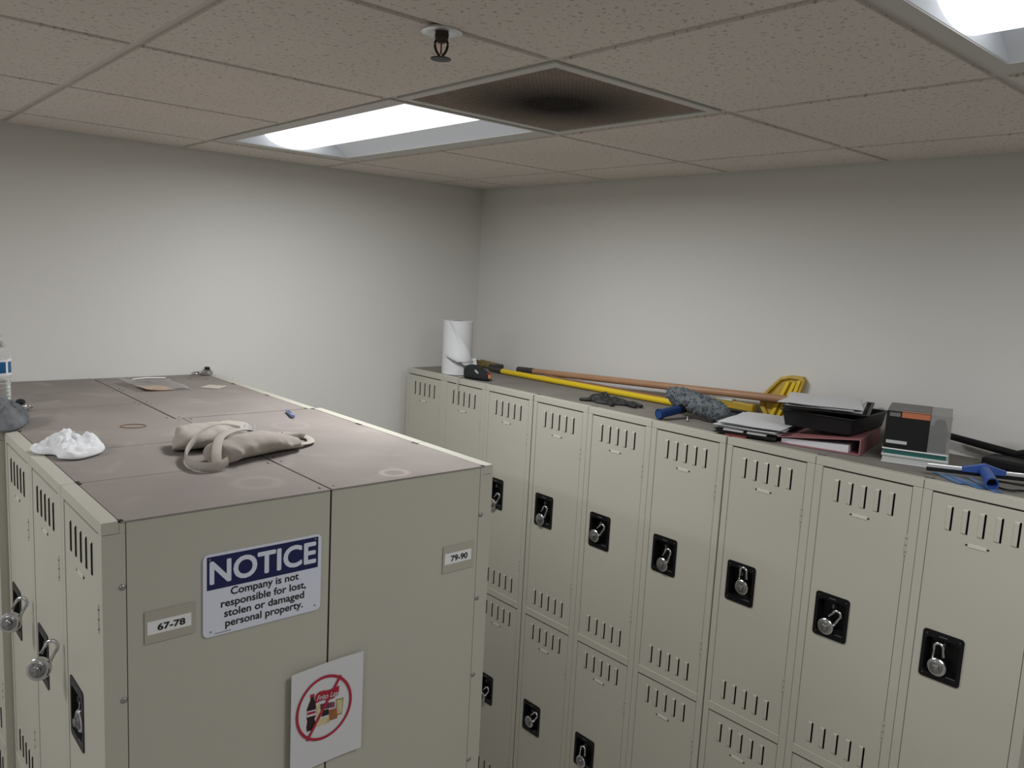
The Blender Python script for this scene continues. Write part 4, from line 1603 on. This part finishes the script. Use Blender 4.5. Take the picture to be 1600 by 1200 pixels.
# black product box with a clear window
t = thing('product_box', 'black box with an orange stripe and clear window on two books', 'box', tuple(xp(.10, .08, .043)))
zb, zt_ = .0430, .1500
bx0, bx1, by0, by1 = .006, .205, .003, .170
wy = by0 + .054                        # clear part at the near end
mb = MB(t.location)
xbox(mb, bx0, bx1, wy, by1, zb, zt_)
mb.build('printed_box', M['blackpl'], t, bevel=.0012)
mb = MB(t.location)
xbox(mb, bx0 + .0005, bx1 - .0005, wy + .001, by1 - .001, zt_ + .0001, zt_ + .0006)
mb.build('top_print', M['boxtop'], t)
mb = MB(t.location)
e = .0008
xbox(mb, bx0, bx0 + e, by0, wy, zb, zt_)
xbox(mb, bx1 - e, bx1, by0, wy, zb, zt_)
xbox(mb, bx0 + e, bx1 - e, by0, by0 + e, zb, zt_)
xbox(mb, bx0 + e, bx1 - e, by0 + e, wy, zt_ - e, zt_)
mb.build('clear_window', M['window'], t)
mb = MB(t.location)
xbox(mb, bx0 + .02, bx1 - .05, by0 + .008, wy - .001, zb + .001, zb + .058)
mb.lathe([(.014, 0), (.016, .02), (.010, .032), (.001, .034)], 16, xp(bx0 + .05, by0 + .028, zb + .058))
mb.build('packed_tool', M['blackpl'], t, smooth=40, bevel=.002)
mb = MB(t.location)
xbox(mb, bx0 - .0006, bx0, wy + .001, by1 - .040, zt_ - .016, zt_ - .0008)
xbox(mb, bx0 - .0006, bx0 + .012, wy + .001, by1 - .040, zt_ + .0006, zt_ + .0012)
mb.build('orange_stripe', M['boxorange'], t)
mb = MB(t.location)
xbox(mb, bx0 - .0006, bx0, by1 - .036, by1 - .008, zt_ - .015, zt_ - .004)
xbox(mb, bx0 + .05, bx0 + .075, wy + .012, by1 - .035, zt_ + .0006, zt_ + .0012)
mb.build('grey_print', mat('box_grey_print', (.16, .17, .17), .4), t)
mb = MB(t.location)
xbox(mb, bx0 - .0006, bx0, by1 - .060, by1 - .006, zb + .014, zb + .023)
mb.build('white_print', M['bookp'], t)

# long black handled scraper by the wall
t = thing('scraper', 'long black handled scraper leaning low against the wall at the right', 'scraper', (-.06, -2.6, T))
mb = MB(t.location)
mb.tube([(-.045, -2.40, T + .056), (-.050, -2.50, T + .046), (-.056, -2.66, T + .030)], [.0105, .0115, .0120], 12)
mb.build('handle', M['blackpl'], t, smooth=50)
mb = MB(t.location)
mb.box((-.165, -2.72, T + .002), (-.070, -2.545, T + .032))
mb.build('head', M['blackpl'], t, bevel=.008)
mb = MB(t.location)
mb.tube(spline([(-.056, -2.60, T + .036), (-.060, -2.66, T + .056), (-.075, -2.72, T + .058), (-.09, -2.78, T + .030), (-.095, -2.80, T + .014)], 6), .011, 10)
mb.build('guard', M['blackpl'], t, smooth=50)

# blue-handled squeegee
t = thing('squeegee', 'squeegee with a white metal bar and blue socket handle at the right end', 'squeegee', (-.37, -2.61, T))
A, B = Vector((-.432, -2.500, T + .0290)), Vector((-.295, -2.735, T + .0290))
dd = (B - A).normalized()
pp = Vector((dd.y, -dd.x, 0))
if pp.x > 0:
    pp = -pp                    # toward the viewer
mb = MB(t.location)
sdz = Vector((0, 0, 1))
P0 = [A - pp * .004 - sdz * .005, A + pp * .004 - sdz * .005, A + pp * .004 + sdz * .005, A - pp * .004 + sdz * .005]
mb.rings([P0, [p + (B - A) for p in P0]])
mb.build('channel', M['alu'], t, bevel=.001)
mb = MB(t.location)
P0 = [A - pp * .001 - sdz * .016, A + pp * .001 - sdz * .016, A + pp * .001 - sdz * .005, A - pp * .001 - sdz * .005]
mb.rings([P0, [p + (B - A) for p in P0]])
mb.build('rubber_blade', M['blackpl'], t)
Cn = A + (B - A) * .50
mb = MB(t.location)
n_ = 10
up_, dn_ = [], []
for k in range(n_ + 1):
    s = -1 + 2 * k / n_
    up_.append(Cn + dd * .052 * s - pp * .005 + sdz * (.007 + .014 * (1 - abs(s)) ** 1.2))
    dn_.append(Cn + dd * .052 * s - pp * .005 - sdz * .007)
mb.prism(up_ + list(reversed(dn_)), pp * .012)
mb.build('yoke', M['blue'], t, bevel=.0015)
mb = MB(t.location)
H0 = Cn + sdz * .006
H1 = Cn + pp * .100 - sdz * .012
mb.tube([H0, H0 + (H1 - H0) * .3, H1], [.0120, .0145, .0160], 20, cap=False)
mb.tube([H1, H0 + (H1 - H0) * .3], [.0128, .0110], 20, cap=False)
mb.rings([[H1 + (dd * math.cos(a) + sdz * math.sin(a)) * r_ for a in [2 * math.pi * k / 20 for k in range(20)]] for r_ in (.0160, .0128)], cap=False)
mb.build('socket', M['blue'], t, smooth=45)
mb = MB(t.location)
mb.lathe([(.0125, 0), (.001, .0005)], 20, H1 - pp * .03 + sdz * .004, tuple(pp))
mb.build('socket_depth', M['black'], t)

# blue film strips under it
t = thing('blue_plastic_strip', 'crumpled translucent blue plastic strip under the squeegee', 'plastic strip', (-.40, -2.60, T))
mb = MB(t.location)
for (a, b, wd) in (((-.372, -2.505, T), (-.452, -2.600, T), .022), ((-.360, -2.530, T), (-.458, -2.650, T), .024), ((-.345, -2.580, T), (-.462, -2.690, T), .022)):
    a, b = Vector(a), Vector(b)
    d_ = (b - a).normalized()
    sd = Vector((d_.y, -d_.x, 0)) * wd * .5
    sheet(mb, [a - sd, b - sd, b + sd, a + sd], 12, 4, lambda u, v: .0006 + .0010 * (1 + nz((u, v, a.x * 9), 3.5, 2)) * (.4 + math.sin(math.pi * v)), .0008)
mb.build('film', M['bluef'], t, smooth=60)
# cord
t = thing('cable', 'thin black cord looping beside the blue squeegee socket', 'cord', (-.39, -2.71, T))
mb = MB(t.location)
mb.tube(spline([(-.330, -2.640, T + .003), (-.318, -2.690, T + .003), (-.315, -2.745, T + .003), (-.340, -2.80, T + .003)], 6), .0024, 8)
mb.tube(spline([(-.395, -2.655, T + .004), (-.418, -2.680, T + .004), (-.420, -2.705, T + .005), (-.395, -2.715, T + .004), (-.385, -2.730, T + .003), (-.405, -2.755, T + .003), (-.435, -2.790, T + .003)], 6), .0026, 8)
mb.build('cord_loop', M['blackpl'], t, smooth=60)

bpy.context.view_layer.update()
